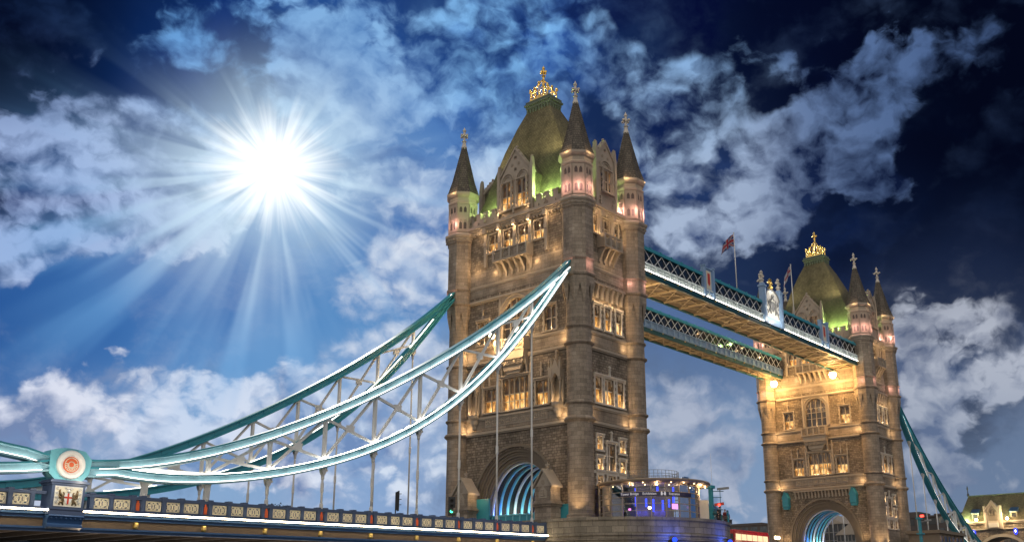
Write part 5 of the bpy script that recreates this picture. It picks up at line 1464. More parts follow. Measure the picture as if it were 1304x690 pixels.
# ------------------------------------------------------------------ stone lodges, gates, lamps at the tower foot
def lodge(x, y, label):
    T = empty('gate_lodge', (x, y, -1.2), label, 'lodge', 'stone lodges beside the road arch')
    m = MB()
    def f(u, z, d): return (-d, u, z + 1.2)
    m.box(-.85, -1.15, -1.5, .85, 1.15, 2.5)
    for z0, z1, w in ((2.5, 2.72, 1.28), (2.72, 2.95, 1.45), (2.95, 3.15, 1.2)): m.box(-w * .8, -w, z0, w * .8, w, z1)
    m.box(-.75, -1.0, 3.15, .75, 1.0, 4.7)
    for s in (-1, 1): m.box(-.85, s * 1.0 - .14, 3.1, .85, s * 1.0 + .14, 4.7)
    m.build('body', 'ashlar', T)
    m = MB()
    m.prism([(-1.02, 3.5), (1.02, 3.5), (0, 5.05)], f, -.72, .78)
    m.prism([(-.55, 2.2), (.55, 2.2), (.55, 2.9), (0, 3.6), (-.55, 2.9)], f, .74, .82)
    quatre(m, f, 0, 2.75, .4, .84, 0, .07); quatre(m, f, 0, 3.95, .25, .8, 0, .06)
    m.build('gable', 'trim', T)
    m = MB()
    for s in (-1, 1): m.prism([(s * 1.38, 3.32), (s * 1.38, 3.55), (0, 5.45), (0, 5.2)], f, -.95, .98)
    m.build('roof', 'trim', T)
    m = MB(); m.lathe(0, 0, [(.2, 6.55), (.1, 6.75), (.22, 6.9), (.08, 7.05), (.02, 7.45)], 6)
    m.box(-.08, -.3, 7.05, .08, .3, 7.2); m.build('finial', 'trim', T)
    lamp('roof_light', (-.3, (-1.9 if y < 0 else -1.9), 4.3), 9, WARM, T, r=.08)
lodge(-7.4, -6.45, 'gabled stone lodge right of the near road arch, close to the round column')
lodge(-7.4, 6.1, 'gabled stone lodge left of the near road arch, beside the green traffic light')
def gate(x, y, w, h, label):
    T = empty('gate_screen', (x, y, -1.9), label, 'gate', 'teal steel screens by the road arch')
    m = MB(); m.box(-.06, -w / 2, 0, .06, w / 2, h); m.build('panel', 'teal', T)
    m = MB()
    for s in (-1, 1): m.box(-.12, s * w / 2 - .08, 0, .12, s * w / 2 + .08, h + .1)
    m.box(-.12, -w / 2, h - .05, .12, w / 2, h + .08); m.box(-.1, -w / 2, h * .5, .1, w / 2, h * .5 + .1); m.build('frame', 'teal', T)
gate(-6.6, 4.05, 1.9, 4.7, 'tall teal screen left inside the near road arch')
gate(-6.4, -8.1, 1.0, 3.4, 'narrow teal gate between right lodge and round column')
def barrier(x, label):
    T = empty('road_barrier', (x, 0, -.95), label, 'barrier')
    m = MB(); m.box(-.07, -4.4, .1, .07, 4.2, 1.75); m.build('panel', 'teal', T)
    m = MB()
    for k in range(9): m.box(-.16, -4.4 + k * 1.07 - .07, 0, .1, -4.4 + k * 1.07 + .07, 1.95)
    m.box(-.16, -4.4, 1.75, .14, 4.2, 1.9); m.box(-.13, -4.4, .9, .1, 4.2, 1.0); m.build('frame', 'aqua', T)
barrier(-5.9, 'low teal road barrier across the near arch behind the parapet')
def traffic_light(x, y, z, lit, label, rz):
    T = empty('traffic_light', (x, y, -2.2), label, 'traffic light', 'traffic lights on the deck'); T.rotation_euler = (0, 0, rz)
    h = z + 2.2
    m = MB(); m.tube([(0, 0, 0), (0, 0, h + 1.0)], .07, 8); m.build('pole', 'dark_metal', T)
    m = MB(); m.box(-.3, -.26, h - .95, -.04, .26, h + 1.05); m.box(-.32, -.42, h - 1.05, -.28 + .06, .42, h + 1.15)
    for k in range(3):
        zz = h + .65 - k * .6
        m.tube([(-.3, .2 * cos(a), zz + .2 * sin(a)) for a in [pi * (-.1 + 1.2 * i / 8) for i in range(9)]], .04, 4); m.box(-.62, -.2, zz + .17, -.3, .2, zz + .21)
    m.build('head', 'dark_metal', T)
    for k, mt in enumerate(('rubber', 'rubber', 'lamp_green' if lit else 'rubber')):
        m = MB(); zz = h + .65 - k * .6; m.prism([(.17 * cos(2 * pi * i / 12), zz + .17 * sin(2 * pi * i / 12)) for i in range(12)], lambda u, z, d: (-.33 - d, u, z), 0, .05); m.build('lens', mt, T)
traffic_light(-8.2, 7.5, 2.1, True, 'traffic light showing green beside the left lodge', .55)
traffic_light(-17.0, 7.6, 2.1, False, 'dark unlit traffic light standing on the deck before open sky', 2.6)

# ------------------------------------------------------------------ lanterns
def wall_lantern(x, y, z, e, label, s=1.0, group='bright lanterns on the far tower'):
    T = empty('lantern', (x, y, z), label, 'lantern', group)
    m = MB(); m.tube([(2.9 * s, 0, .9 * s), (.8 * s, 0, 1.2 * s), (0, 0, .95 * s), (0, 0, .6 * s)], .06 * s, 6); m.tube([(2.9 * s, 0, -.3), (.9 * s, 0, .5 * s), (.1, 0, .9 * s)], .045 * s, 5); m.build('bracket', 'dark_metal', T)
    m = MB(); m.lathe(0, 0, [(.05, .75 * s), (.38 * s, .5 * s), (.42 * s, .42 * s)], 8); m.lathe(0, 0, [(.3 * s, -.42 * s), (.16 * s, -.55 * s), (.04, -.75 * s)], 8)
    for k in range(4):
        a = k * pi / 2 + pi / 4; m.bar((.4 * s * cos(a), .4 * s * sin(a), .42 * s), (.28 * s * cos(a), .28 * s * sin(a), -.42 * s), .04, .04)
    m.build('cage', 'dark_metal', T)
    m = MB(); m.lathe(0, 0, [(.02, -.7 * s), (.42 * s, -.5 * s), (.62 * s, .0 * s), (.5 * s, .4 * s), (.05, .5 * s)], 12, sm=True); m.build('globe', 'lamp_warm' if e > 100 else 'lamp_small', T)
    lamp('lantern_glow', (-.9 * s, 0, -.2), e, (1, .53, .16), T, r=.35 * s)
    if e > 100: lamp('lantern_glow', (-1.5, 0, -1.2), 1000, (1, .52, .15), T, 'SPOT', .3, (2.9, 0, -18), 75, 1.0)
    lamp('lantern_glow', (.2 * s, 0, -1.5 * s), e * 2.0, (1, .52, .15), T, r=.2 * s)
wall_lantern(73.9, 6.45, 30.2, 170, 'left of the two blazing lanterns under the walkways on the far tower')
wall_lantern(73.9, -5.0, 30.2, 170, 'right of the two blazing lanterns under the walkways on the far tower')
wall_lantern(-7.0, 2.5, 22.3, 25, 'small glowing lamp left on the lit balcony of the near tower', .62, 'lamps on the near balcony')
wall_lantern(-7.0, -1.6, 22.3, 35, 'small glowing lamp right on the lit balcony of the near tower', .62, 'lamps on the near balcony')
lamp('balcony_glow', (-7.9, .2, 20.9), 150, WARM, None, r=.15)
lamp('balcony_glow', (-6.2, .1, 20.6), 40, WARM, None, r=.1)
def river_flood(x, y, z, label):
    T = empty('blue_floodlight', (x, y, z), label, 'floodlight', 'blue floodlights on the pier wall')
    m = MB(); m.tube([(.5, .55, -.05), (0, 0, 0)], .06, 6); m.lathe(0, 0, [(.2, -.22), (.3, -.15), (.3, .12), (.2, .2)], 10); m.build('housing', 'dark_metal', T)
    m = MB(); m.ball((-.12, -.14, .02), .27, 10); m.build('lens', 'lamp_blue', T)
    lamp('blue_glow', (-.5, -.6, .1), 60, (.04, .12, 1), T, r=.15)
river_flood(-5.6, -22.0 + .6, -2.75, 'left blue floodlight on the pier wall below the pavilion')
river_flood(2.4, -23.1, -2.7, 'right blue floodlight on the pier wall below the pavilion')

# ------------------------------------------------------------------ glass pavilion
PVX, PVY, PVR = -.7, -15.2, 5.4
def pavilion():
    T = empty('glass_pavilion', (PVX, PVY, -.42), 'round glass entrance pavilion with a thin disc roof on the pier', 'pavilion')
    g0 = lambda a, r, z: (r * cos(a), r * sin(a), z + .42)
    n = 22; A = [2 * pi * k / n + .07 for k in range(n + 1)]
    zs = [-.35, .42, 1.15, 1.85, 2.35, 3.15]
    m = MB()
    for k in range(n):
        m.face([g0(A[k], PVR, -.4), g0(A[k + 1], PVR, -.4), g0(A[k + 1], PVR, 3.2), g0(A[k], PVR, 3.2)])
    m.build('glazing', 'clear_glass', T)
    m = MB()
    for k in range(n):
        c, s = cos(A[k]), sin(A[k]); m.bar(g0(A[k], PVR + .02, -.42), g0(A[k], PVR + .02, 3.25), .09, .16, (c, s, 0))
        for z in zs: m.bar(g0(A[k], PVR + .02, z), g0(A[k + 1], PVR + .02, z), .08, .07)
    m.build('mullions', 'bronze_paint', T)
    m = MB()
    RX, RY, RR = .35, -.4, 6.2
    m.lathe(RX, RY, [(.05, 3.62), (RR - 1.3, 3.62), (RR - .25, 3.80), (RR, 3.98), (RR - .1, 4.1), (RR - 1.6, 4.28), (.05, 4.4)], 56, sm=True)
    m.build('roof', 'timber_roof', T)
    m = MB()
    for k in range(40): 
        a = 2 * pi * k / 40; rr = 2.8
        m.tube([(RX + rr * cos(a), RY + rr * sin(a), 4.3), (RX + rr * cos(a), RY + rr * sin(a), 5.35)], .025, 5)
    for z in (4.7, 5.0, 5.35): m.tube([(RX + 2.8 * cos(2 * pi * k / 40), RY + 2.8 * sin(2 * pi * k / 40), z) for k in range(41)], .022, 4)
    m.build('roof_railing', 'grey_metal', T)
    m = MB(); m.lathe(3.4, -2.6, [(.62, 4.25), (.66, 4.45), (.74, 4.5), (.74, 4.6), (.62, 4.72), (.4, 4.95), (.1, 5.05)], 16); m.build('roof_vent', 'blue_paint', T)
    m = MB(); m.lathe(0, 0, [(2.6, 0), (2.6, 3.5)], 24); m.build('core', 'blue_wall', T)
    m = MB(); m.lathe(0, 0, [(.02, .03), (PVR - .1, .03)], 32); m.build('floor', 'concrete', T)
    # fascia sign around the glass, lettered
    a0, a1 = radians(180 + 2), radians(268)
    m = MB(); N = 20
    for k in range(N):
        p, q = a0 + (a1 - a0) * k / N, a0 + (a1 - a0) * (k + 1) / N
        m.hexa([g0(p, PVR + .06, 1.9), g0(q, PVR + .06, 1.9), g0(q, PVR + .12, 1.9), g0(p, PVR + .12, 1.9), g0(p, PVR + .06, 2.32), g0(q, PVR + .06, 2.32), g0(q, PVR + .12, 2.32), g0(p, PVR + .12, 2.32)])
    s = m.build('sign_band', 'navy_sign', T)
    def lettering(txt, am):
        cu = bpy.data.curves.new('lettering', 'FONT'); cu.body = txt; cu.size = .36; cu.extrude = .01; cu.align_x = 'CENTER'; cu.align_y = 'CENTER'
        ob = bpy.data.objects.new('tmp', cu); COL.objects.link(ob)
        dg = bpy.context.evaluated_depsgraph_get(); me = bpy.data.meshes.new_from_object(ob.evaluated_get(dg))
        bpy.data.objects.remove(ob)
        me.name = 'lettering'
        R = PVR + .135
        for v in me.vertices:
            a = am + v.co.x / R; v.co = Vector(((R + v.co.z) * cos(a), (R + v.co.z) * sin(a), 2.11 + .42 + v.co.y))
        me.materials.clear(); me.materials.append(MATS['sign_text'])
        ob = bpy.data.objects.new('lettering', me); COL.objects.link(ob); ob.parent = s
    lettering('Tower Bridge', radians(193)); lettering('Exhibition', radians(215)); lettering('Entrance', radians(243))
    m = MB()
    f = lambda u, z, d: ((PVR + .14 + d) * cos(radians(230) + u / PVR), (PVR + .14 + d) * sin(radians(230) + u / PVR), z + .42)
    for c in (-.17, .17): rect(m, f, c - .09, c + .09, 1.95, 2.2, 0, .02); m.prism([(c - .1, 2.2), (c + .1, 2.2), (c, 2.38)], f, 0, .02)
    rect(m, f, -.1, .1, 2.08, 2.12, 0, .02); m.build('emblem', 'sign_text', s)
    # inside: down-lights, blue wash, screens
    for k in range(12):
        a = radians(165 + k * 15); m = MB(); p = (4.95 * cos(a), 4.95 * sin(a), 3.52); m.ball(p, .075, 8); m.build('downlight', 'lamp_eaves', T)
    for a in (186, 205, 232, 252): lamp('blue_wash', (3.1 * cos(radians(a)), 3.1 * sin(radians(a)), .9), 9, (.10, .10, 1), T, r=.1)
    for a in (190, 225, 262, 292): lamp('room_light', (4.3 * cos(radians(a)), 4.3 * sin(radians(a)), 3.3), 11, (1, .72, .42), T, r=.1)
    for k in range(9):
        a = radians(188 + k * 15); m = MB(); p = (RX + 5.65 * cos(a), RY + 5.65 * sin(a), 3.70); m.ball(p, .06, 6); m.build('eaves_light', 'lamp_eaves', T)
        if k % 2 == 0: lamp('eaves_glow', (p[0], p[1], 3.5), 5, WARM, T, r=.08)
    for a, z, w, mt in ((252, .95, .75, 'screen_pink'), (282, 1.0, .45, 'screen_pink'), (187, .65, .28, 'screen_pink'), (272, 1.25, .3, 'screen_pink'), (215, .75, .3, 'lamp_small')):
        m = MB(); f = lambda u, zz, d, a=a: ((4.4 + d) * cos(radians(a) + u / 4.4), (4.4 + d) * sin(radians(a) + u / 4.4), zz + .42)
        rect(m, f, -w / 2, w / 2, z - w * .35, z + w * .35, 0, .05); k = m.build('screen', mt, T)
        m = MB(); rect(m, f, -.03, .03, -.4, z - w * .35, 0, .05); m.build('stand', 'dark_metal', T)
    for a, z0, z1 in ((194, 1.0, 2.9), (210, .9, 1.75), (221, .4, 1.7), (236, .5, 1.6), (247, .9, 1.7), (256, 1.0, 3.0), (228, 2.45, 3.0)):
        m = MB(); b = radians(a); m.tube([(3.9 * cos(b), 3.9 * sin(b), z0 + .42), (3.9 * cos(b), 3.9 * sin(b), z1 + .42)], .10, 8); m.build('neon_tube', 'lamp_blue', T)
    # open doors of the entrance bay
    for a in (293, 299):
        m = MB(); b = radians(a); m.hexa([g0(b, PVR + .1, -.4), g0(b + .02, PVR + .1, -.4), g0(b + .02, PVR + 1.0, -.4), g0(b, PVR + 1.0, -.4), g0(b, PVR + .1, 1.8), g0(b + .02, PVR + .1, 1.8), g0(b + .02, PVR + 1.0, 1.8), g0(b, PVR + 1.0, 1.8)]); m.build('door', 'cream', T)
    lamp('canopy_light', (3.8 * cos(radians(300)) + .5, 6.0 * sin(radians(300)), 3.2), 30, WARM, T, r=.1)
    return T
paint('bronze_paint', (.36, .30, .23), .4, var=.15)
paint('navy_sign', (.030, .028, .085), .3, var=.1)
paint('sign_text', (.72, .70, .74), .5, var=.05)
paint('blue_wall', (.035, .028, .08), .5, var=.6, scale=.9)
paint('red_rail', (.36, .20, .21), .5, var=.2)
for mm in ('sign_text',):
    pr = MATS[mm].node_tree.nodes
    b = [x for x in pr if x.type == 'BSDF_PRINCIPLED'][0]; b.inputs['Emission Color'].default_value = (.8, .78, .85, 1); b.inputs['Emission Strength'].default_value = .35
pavilion()

# ------------------------------------------------------------------ flags on the near walkway
def flagpole(x, y, z, h, fw, fh, kind, label, droop):
    T = empty('flagpole', (x, y, z), label, 'flagpole', 'flags on the walkway')
    m = MB(); m.tube([(0, 0, 0), (0, 0, h)], [.09, .05], 8); m.ball((0, 0, h + .08), .12, 8); m.lathe(0, 0, [(.2, 0), (.2, .3), (.1, .4)], 8); m.build('pole', 'steel_paint', T)
    NX, NZ = 60, 36
    def colour(u, v):                                                  # u 0..1 from the hoist, v 0..1 up
        X, Y = u * 60 - 30, v * 36 - 18
        if kind == 'cross':
            if abs(Y) < 3.6 or abs(u * 60 - 22) < 3.6: return 2
            if u < .36 and v > .6 and abs(u * 60 - 10) < 1.5 and v > .66: return 2
            return 1
        if abs(X) < 3.6 or abs(Y) < 3.6: return 2
        if abs(X) < 6 or abs(Y) < 6: return 1
        d1 = abs(Y - X * .6) * .857; d2 = abs(Y + X * .6) * .857
        if d1 < 1.2 or d2 < 1.2: return 2
        if d1 < 3.6 or d2 < 3.6: return 1
        return 0
    def pos(u, v):
        wv = sin(u * 9 + v * 1.2) * .22 * u + sin(u * 4 + 1) * .2 * u
        sag = droop * (u ** 1.3)
        return Vector((-u * fw * (1 - .12 * droop) , wv + .1, h - .15 - fh * (1 - v) * (1 - .45 * u) - fh * sag))
    m = MB(); n = (NX + 1)
    vs = [pos(i / NX, j / NZ) for j in range(NZ + 1) for i in range(NX + 1)]
    b0 = len(m.v); m.v += [tuple(p) for p in vs]
    for j in range(NZ):
        for i in range(NX):
            m.f.append((j * n + i, j * n + i + 1, (j + 1) * n + i + 1, (j + 1) * n + i)); m.mi.append(colour((i + .5) / NX, (j + .5) / NZ)); m.uv.append(None); m.sm.append(True)
    o = m.build('flag', ['flag_blue', 'flag_white', 'flag_red'], T)
    sd = o.modifiers.new('thickness', 'SOLIDIFY'); sd.thickness = .02
flagpole(38.2, -6.4, 35.4, 10.9, 5.4, 2.0, 'union', 'flagpole flying a red, white and blue crossed flag above the walkway', 1.75)
flagpole(57.3, -6.4, 35.4, 10.7, 4.4, 1.6, 'cross', 'flagpole flying a white flag with a red cross, before the far roof', 2.4)

# ------------------------------------------------------------------ people
def person(x, y, z, label, coat, rz, h=1.74, seed=0, grp='people on the pier terrace'):
    T = empty('person', (x, y, z), label, 'person', grp); T.rotation_euler = (0, 0, rz)
    R = random.Random(seed); k = h / 1.74
    sw = R.uniform(-.12, .12)
    def skin(name, pts, edges, mat):
        me = bpy.data.meshes.new(name); me.from_pydata([tuple(Vector(p[:3]) * k) for p in pts], edges, [])
        o = bpy.data.objects.new(name, me); COL.objects.link(o)
        md = o.modifiers.new('skin', 'SKIN'); md.use_smooth_shade = True
        for i, p in enumerate(pts): me.skin_vertices[0].data[i].radius = (p[3] * k, p[3] * k * (p[4] if len(p) > 4 else 1))
        me.skin_vertices[0].data[0].use_root = True
        ss = o.modifiers.new('sub', 'SUBSURF'); ss.levels = 1; ss.render_levels = 1
        dg = bpy.context.evaluated_depsgraph_get(); m2 = bpy.data.meshes.new_from_object(o.evaluated_get(dg))
        o.modifiers.clear(); o.data = m2; bpy.data.meshes.remove(me); m2.name = name
        m2.materials.clear(); m2.materials.append(MATS[mat]); o.parent = T
        return o
    body = [(0, 0, .95, .13), (0, 0, 1.15, .12), (0, 0, 1.38, .14), (0, 0, 1.47, .07), (.01, 0, 1.55, .055), (.02, 0, 1.64, .092), (.02, 0, 1.71, .075),
            (0, .17, 1.40, .05), (.02 + sw, .24, 1.14, .042), (.14 + sw, .22, .92, .035), (.19 + sw, .21, .84, .03), (0, -.17, 1.40, .05), (-sw, -.24, 1.14, .042), (.10 - sw, -.22, .92, .035), (.14 - sw, -.21, .84, .03),
            (0, .09, .88, .085), (.02 + sw, .10, .48, .06), (sw, .10, .09, .045), (.13 + sw, .11, .04, .04), (0, -.09, .88, .085), (.02 - sw, -.10, .48, .06), (-sw, -.10, .09, .045), (.13 - sw, -.11, .04, .04), (.11, 0, 1.635, .03)]
    be = [(0, 1), (1, 2), (2, 3), (3, 4), (4, 5), (5, 6), (2, 7), (7, 8), (8, 9), (9, 10), (2, 11), (11, 12), (12, 13), (13, 14), (0, 15), (15, 16), (16, 17), (17, 18), (0, 19), (19, 20), (20, 21), (21, 22), (5, 23)]
    skin('body', body, be, 'skin')
    c = [(0, 0, .95, .155), (0, 0, 1.15, .15), (0, 0, 1.38, .165), (0, 0, 1.46, .10), (0, .18, 1.40, .075), (.02 + sw, .25, 1.14, .065), (.14 + sw, .225, .93, .055), (0, -.18, 1.40, .075), (-sw, -.25, 1.14, .065), (.10 - sw, -.225, .93, .055), (0, 0, .80, .16)]
    skin('coat', c, [(0, 1), (1, 2), (2, 3), (2, 4), (4, 5), (5, 6), (2, 7), (7, 8), (8, 9), (0, 10)], coat)
    t = [(0, 0, .92, .13), (0, .09, .86, .10), (.02 + sw, .10, .48, .08), (sw, .10, .12, .065), (0, -.09, .86, .10), (.02 - sw, -.10, .48, .08), (-sw, -.10, .12, .065)]
    skin('trousers', t, [(0, 1), (1, 2), (2, 3), (0, 4), (4, 5), (5, 6)], 'cloth_dark')
    skin('hair', [(-.005, 0, 1.69, .095), (-.02, 0, 1.62, .085), (.0, 0, 1.74, .07)], [(0, 1), (0, 2)], 'hair')
person(8.6, -18.3, -.42, 'person in a dark coat standing between pavilion door and teal mast', 'cloth_dark', 2.5, seed=1)
person(7.9, -19.6, -.42, 'person in a red jacket by the terrace edge near the pavilion doors', 'cloth_red', 3.4, 1.68, 2)
person(10.2, -18.6, -.42, 'person in a grey coat right of the teal mast', 'cloth_grey', 4.2, 1.78, 3)
person(4.5, -20.9, -.42, 'person in dark clothes just outside the pavilion entrance', 'cloth_dark', 2.0, 1.7, 4)
for k, (yy, ct, lb) in enumerate(((3.3, 'cloth_dark', 'person in dark coat leftmost behind the teal road barrier'), (2.2, 'cloth_grey', 'person in grey coat behind the left part of the road barrier'), (.6, 'cloth_red', 'person in red jacket midway along the road barrier'), (-1.2, 'cloth_dark', 'person in dark coat behind the right half of the road barrier'), (-2.6, 'cloth_grey', 'person in grey coat rightmost behind the road barrier'))):
    person(-5.2, yy, -.9, lb, ct, 3.1 + .3 * k, 1.72 + .03 * k, 10 + k, 'people under the near arch')

# ------------------------------------------------------------------ things on the pier terrace
def mast(x, y):
    T = empty('camera_mast', (x, y, -.42), 'teal mast with cameras, a red lamp and a thin aerial on the pier', 'mast')
    m = MB(); m.box(-.2, -.2, 0, .2, .2, 4.3); m.box(-.38, -.38, 4.3, .38, .38, 4.65); m.box(-.3, -.3, 0, .3, .3, .4); m.box(-.26, -.26, 2.0, .26, .26, 2.15); m.build('post', 'teal', T)
    m = MB(); m.tube([(.35, 0, 1.4), (.35, 0, 8.4)], [.035, .015], 6); m.build('aerial', 'steel_paint', T)
    m = MB(); m.bar((0, 0, 4.0), (1.0, -1.1, 4.0), .08, .08); m.bar((0, 0, 3.3), (.8, -.9, 3.3), .07, .07); m.bar((-.6, .7, 1.9), (.9, -1.0, 1.9), .09, .09); m.bar((.7, -.8, 1.3), (.7, -.8, 4.2), .05, .05); m.build('bracket', 'teal_dark', T)
    m = MB(); m.bar((.5, -.6, 4.25), (1.5, -1.5, 4.4), .3, .26); m.bar((.7, -.8, 4.0), (.7, -.8, 4.3), .08, .08); m.build('camera', 'grey_metal', T)
    m = MB(); m.bar((.2, -.3, 2.45), (.9, -1.1, 2.6), .3, .3); m.build('lamp_housing', 'red_paint', T)
    m = MB(); m.ball((.45, -.75, 2.45), .16, 8); m.build('lamp', 'lamp_red', T)
    m = MB(); m.lathe(.2, -.2, [(.3, 1.35), (.36, 1.5), (.3, 1.7), (.1, 1.8)], 10); m.build('siren', 'teal_dark', T)
mast(9.1, -17.2)
T = empty('domed_cabin', (13.5, -14.4, -.9), 'small pale cabin with a dark blue dome behind the mast', 'cabin')
m = MB(); m.lathe(0, 0, [(1.05, -2), (1.05, 2.2), (1.2, 2.3), (1.2, 2.5)], 8, pi / 8); m.build('wall', 'concrete', T)
m = MB(); m.lathe(0, 0, [(1.25, 2.5), (1.15, 2.8), (.85, 3.2), (.4, 3.5), (.12, 3.6), (.06, 4.3), (.01, 4.4)], 16, sm=True); m.build('dome', 'blue_paint', T)
for k in range(8):
    a = k * pi / 4; m = MB(); f = lambda u, z, d, a=a: ((.975 + d) * cos(a) - sin(a) * u, (.975 + d) * sin(a) + cos(a) * u, z)
    m.prism([(-.22, 1.0), (.22, 1.0), (.22, 1.75), (0, 2.0), (-.22, 1.75)], f, -.02, .02); m.build('window', 'pane_dim', T)
T = empty('terrace_railing', (.6, -10.5, -.42), 'teal railing along the right edge of the pier terrace', 'railing')
m = MB(); rr = 11.85
arcs = [radians(-62 + 68 * k / 16) for k in range(17)]
for z in (.1, .6, 1.25): m.tube([(rr * cos(a), rr * sin(a), z) for a in arcs], .05, 5)
m.build('rail', 'teal', T)
for a in arcs:
    m = MB(); m.box(rr * cos(a) - .06, rr * sin(a) - .06, 0, rr * cos(a) + .06, rr * sin(a) + .06, 1.32); m.build('post', 'teal', T)
m = MB()
for i in range(16):
    a, b = arcs[i], arcs[i + 1]; m.face([(rr * cos(a), rr * sin(a), .15), (rr * cos(b), rr * sin(b), .15), (rr * cos(b), rr * sin(b), 1.2), (rr * cos(a), rr * sin(a), 1.2)])
m.build('screen', 'clear_glass', T)
def bench(x, y, rz, label):
    T = empty('bench', (x, y, -.42), label, 'bench', 'benches on the terrace'); T.rotation_euler = (0, 0, rz)
    m = MB(); 
    for k in range(4): m.box(-.8, -.25 + k * .14, .42, .8, -.14 + k * .14, .47)
    m.build('seat', 'iron_brown', T)
    m = MB()
    for k in range(3): m.box(-.8, .3, .55 + k * .13, .8, .34, .65 + k * .13)
    m.build('backrest', 'iron_brown', T)
    for s in (-.65, .65): m = MB(); m.box(s - .04, -.22, 0, s + .04, .34, .42); m.build('leg', 'dark_metal', T)
bench(7.2, -20.3, .9, 'slatted bench by the terrace edge, left of the teal mast')
bench(10.9, -16.9, .5, 'slatted bench right of the teal mast')
# stone control cabin on the far pier
T = empty('control_cabin', (88, -15.2, -.42), 'flat roofed stone cabin on the pier right of the far tower', 'cabin')
m = MB(); m.box(-6, -2.5, 0, 6, 2.5, 2.9); 
for k in range(7): m.box(-6.1 + k * 1.95, -2.62, 0, -5.7 + k * 1.95, 2.6, 2.9)
m.build('wall', 'trim_dark', T)
m = MB(); m.box(-6.5, -3.0, 2.9, 6.5, 3.0, 3.15); m.box(-6.3, -2.8, 3.15, 6.3, 2.8, 3.45); m.build('roof', 'trim_dark', T)
for k in range(6): m = MB(); m.box(-5.5 + k * 1.95, -2.54, .7, -4.0 + k * 1.95, -2.5, 2.5); m.build('window', 'pane_dim', T)
for x in (72.5,):
    T = empty('camera_mast', (x + .2, -18.0, -.42), 'short teal mast with a red lamp right of the far tower base', 'mast')
    m = MB(); m.box(-.2, -.2, 0, .2, .2, 4.6); m.box(-.4, -.4, 4.6, .4, .4, 4.9); m.box(-.5, -.5, 2.2, .5, .5, 2.4); m.build('post', 'teal', T)
    m = MB(); m.bar((0, 0, 4.2), (.9, -1, 4.3), .1, .1); m.bar((.5, -.6, 4.4), (1.3, -1.4, 4.5), .3, .25); m.build('camera', 'grey_metal', T)
    m = MB(); m.box(.25, -.6, 5.0, .55, -.1, 5.3); m.build('lamp', 'lamp_red', T)

# ------------------------------------------------------------------ bus on the bascule
def bus(x, y, z, rz):
    T = empty('double_decker_bus', (x, y, z), 'red double decker bus crossing between the two towers', 'bus'); T.rotation_euler = (0, 0, rz)
    m = MB(); P = lambda u, zz, d: (u, d, zz)
    side = [(-5.2, .35), (5.1, .35), (5.3, .6), (5.3, 2.2), (5.22, 3.9), (5.05, 4.2), (4.8, 4.3), (-4.9, 4.3), (-5.15, 4.2), (-5.25, 3.9), (-5.3, .6)]
    m.prism(side, P, -1.25, 1.25); b = m.build('body', 'bus_red', T)
    bv = b.modifiers.new('bevel', 'BEVEL'); bv.width = .12; bv.segments = 3
    for zz, h in ((1.15, .95), (2.85, .85)):
        for s in (-1, 1):
            for k in range(6):
                m = MB(); a = -4.85 + k * 1.62; m.box(a, s * 1.255, zz, a + 1.45, s * 1.275, zz + h); m.build('window', 'bus_window', T)
        for s in (-1, 1):
            m = MB(); m.box(s * 5.29, -1.1, zz, s * 5.325, 1.1, zz + h); m.build('windscreen', 'dark_glass' if s < 0 else 'bus_window', T)
    for sx in (-3.3, 3.2):
        for s in (-1, 1):
            m = MB(); m.tube([(sx, s * 1.02, .5), (sx, s * 1.28, .5)], .5, 18, sm=False); w = m.build('wheel', 'rubber', T)
            m = MB(); m.tube([(sx, s * 1.25, .5), (sx, s * 1.30, .5)], .26, 14, sm=False); m.build('rim', 'grey_metal', w)
    for s in (-1, 1):
        m = MB(); m.ball((-5.33, s * .95, .9), .13, 8); m.build('tail_light', 'lamp_red', T)
        m = MB(); m.ball((5.33, s * .95, .8), .14, 8); m.build('headlight', 'led_white', T)
bus(42.0, -3.2, -2.95, 0)
T = empty('deck_lamp', (43.6, -7.6, -1.5), 'orange twin lamp on the railing between the towers', 'lamp post')
m = MB(); m.tube([(0, 0, 0), (0, 0, 1.6)], .06, 6); m.bar((-.5, 0, 1.55), (.5, 0, 1.55), .08, .08); m.build('post', 'dark_metal', T)
for s in (-.5, 0, .5): m = MB(); m.lathe(s, 0, [(.06, 1.6), (.16, 1.7), (.18, 1.95), (.04, 2.05)], 8); m.build('lamp', 'lamp_small', T)
lamp('deck_glow', (0, -.3, 2.4), 14, WARM, T, r=.1)

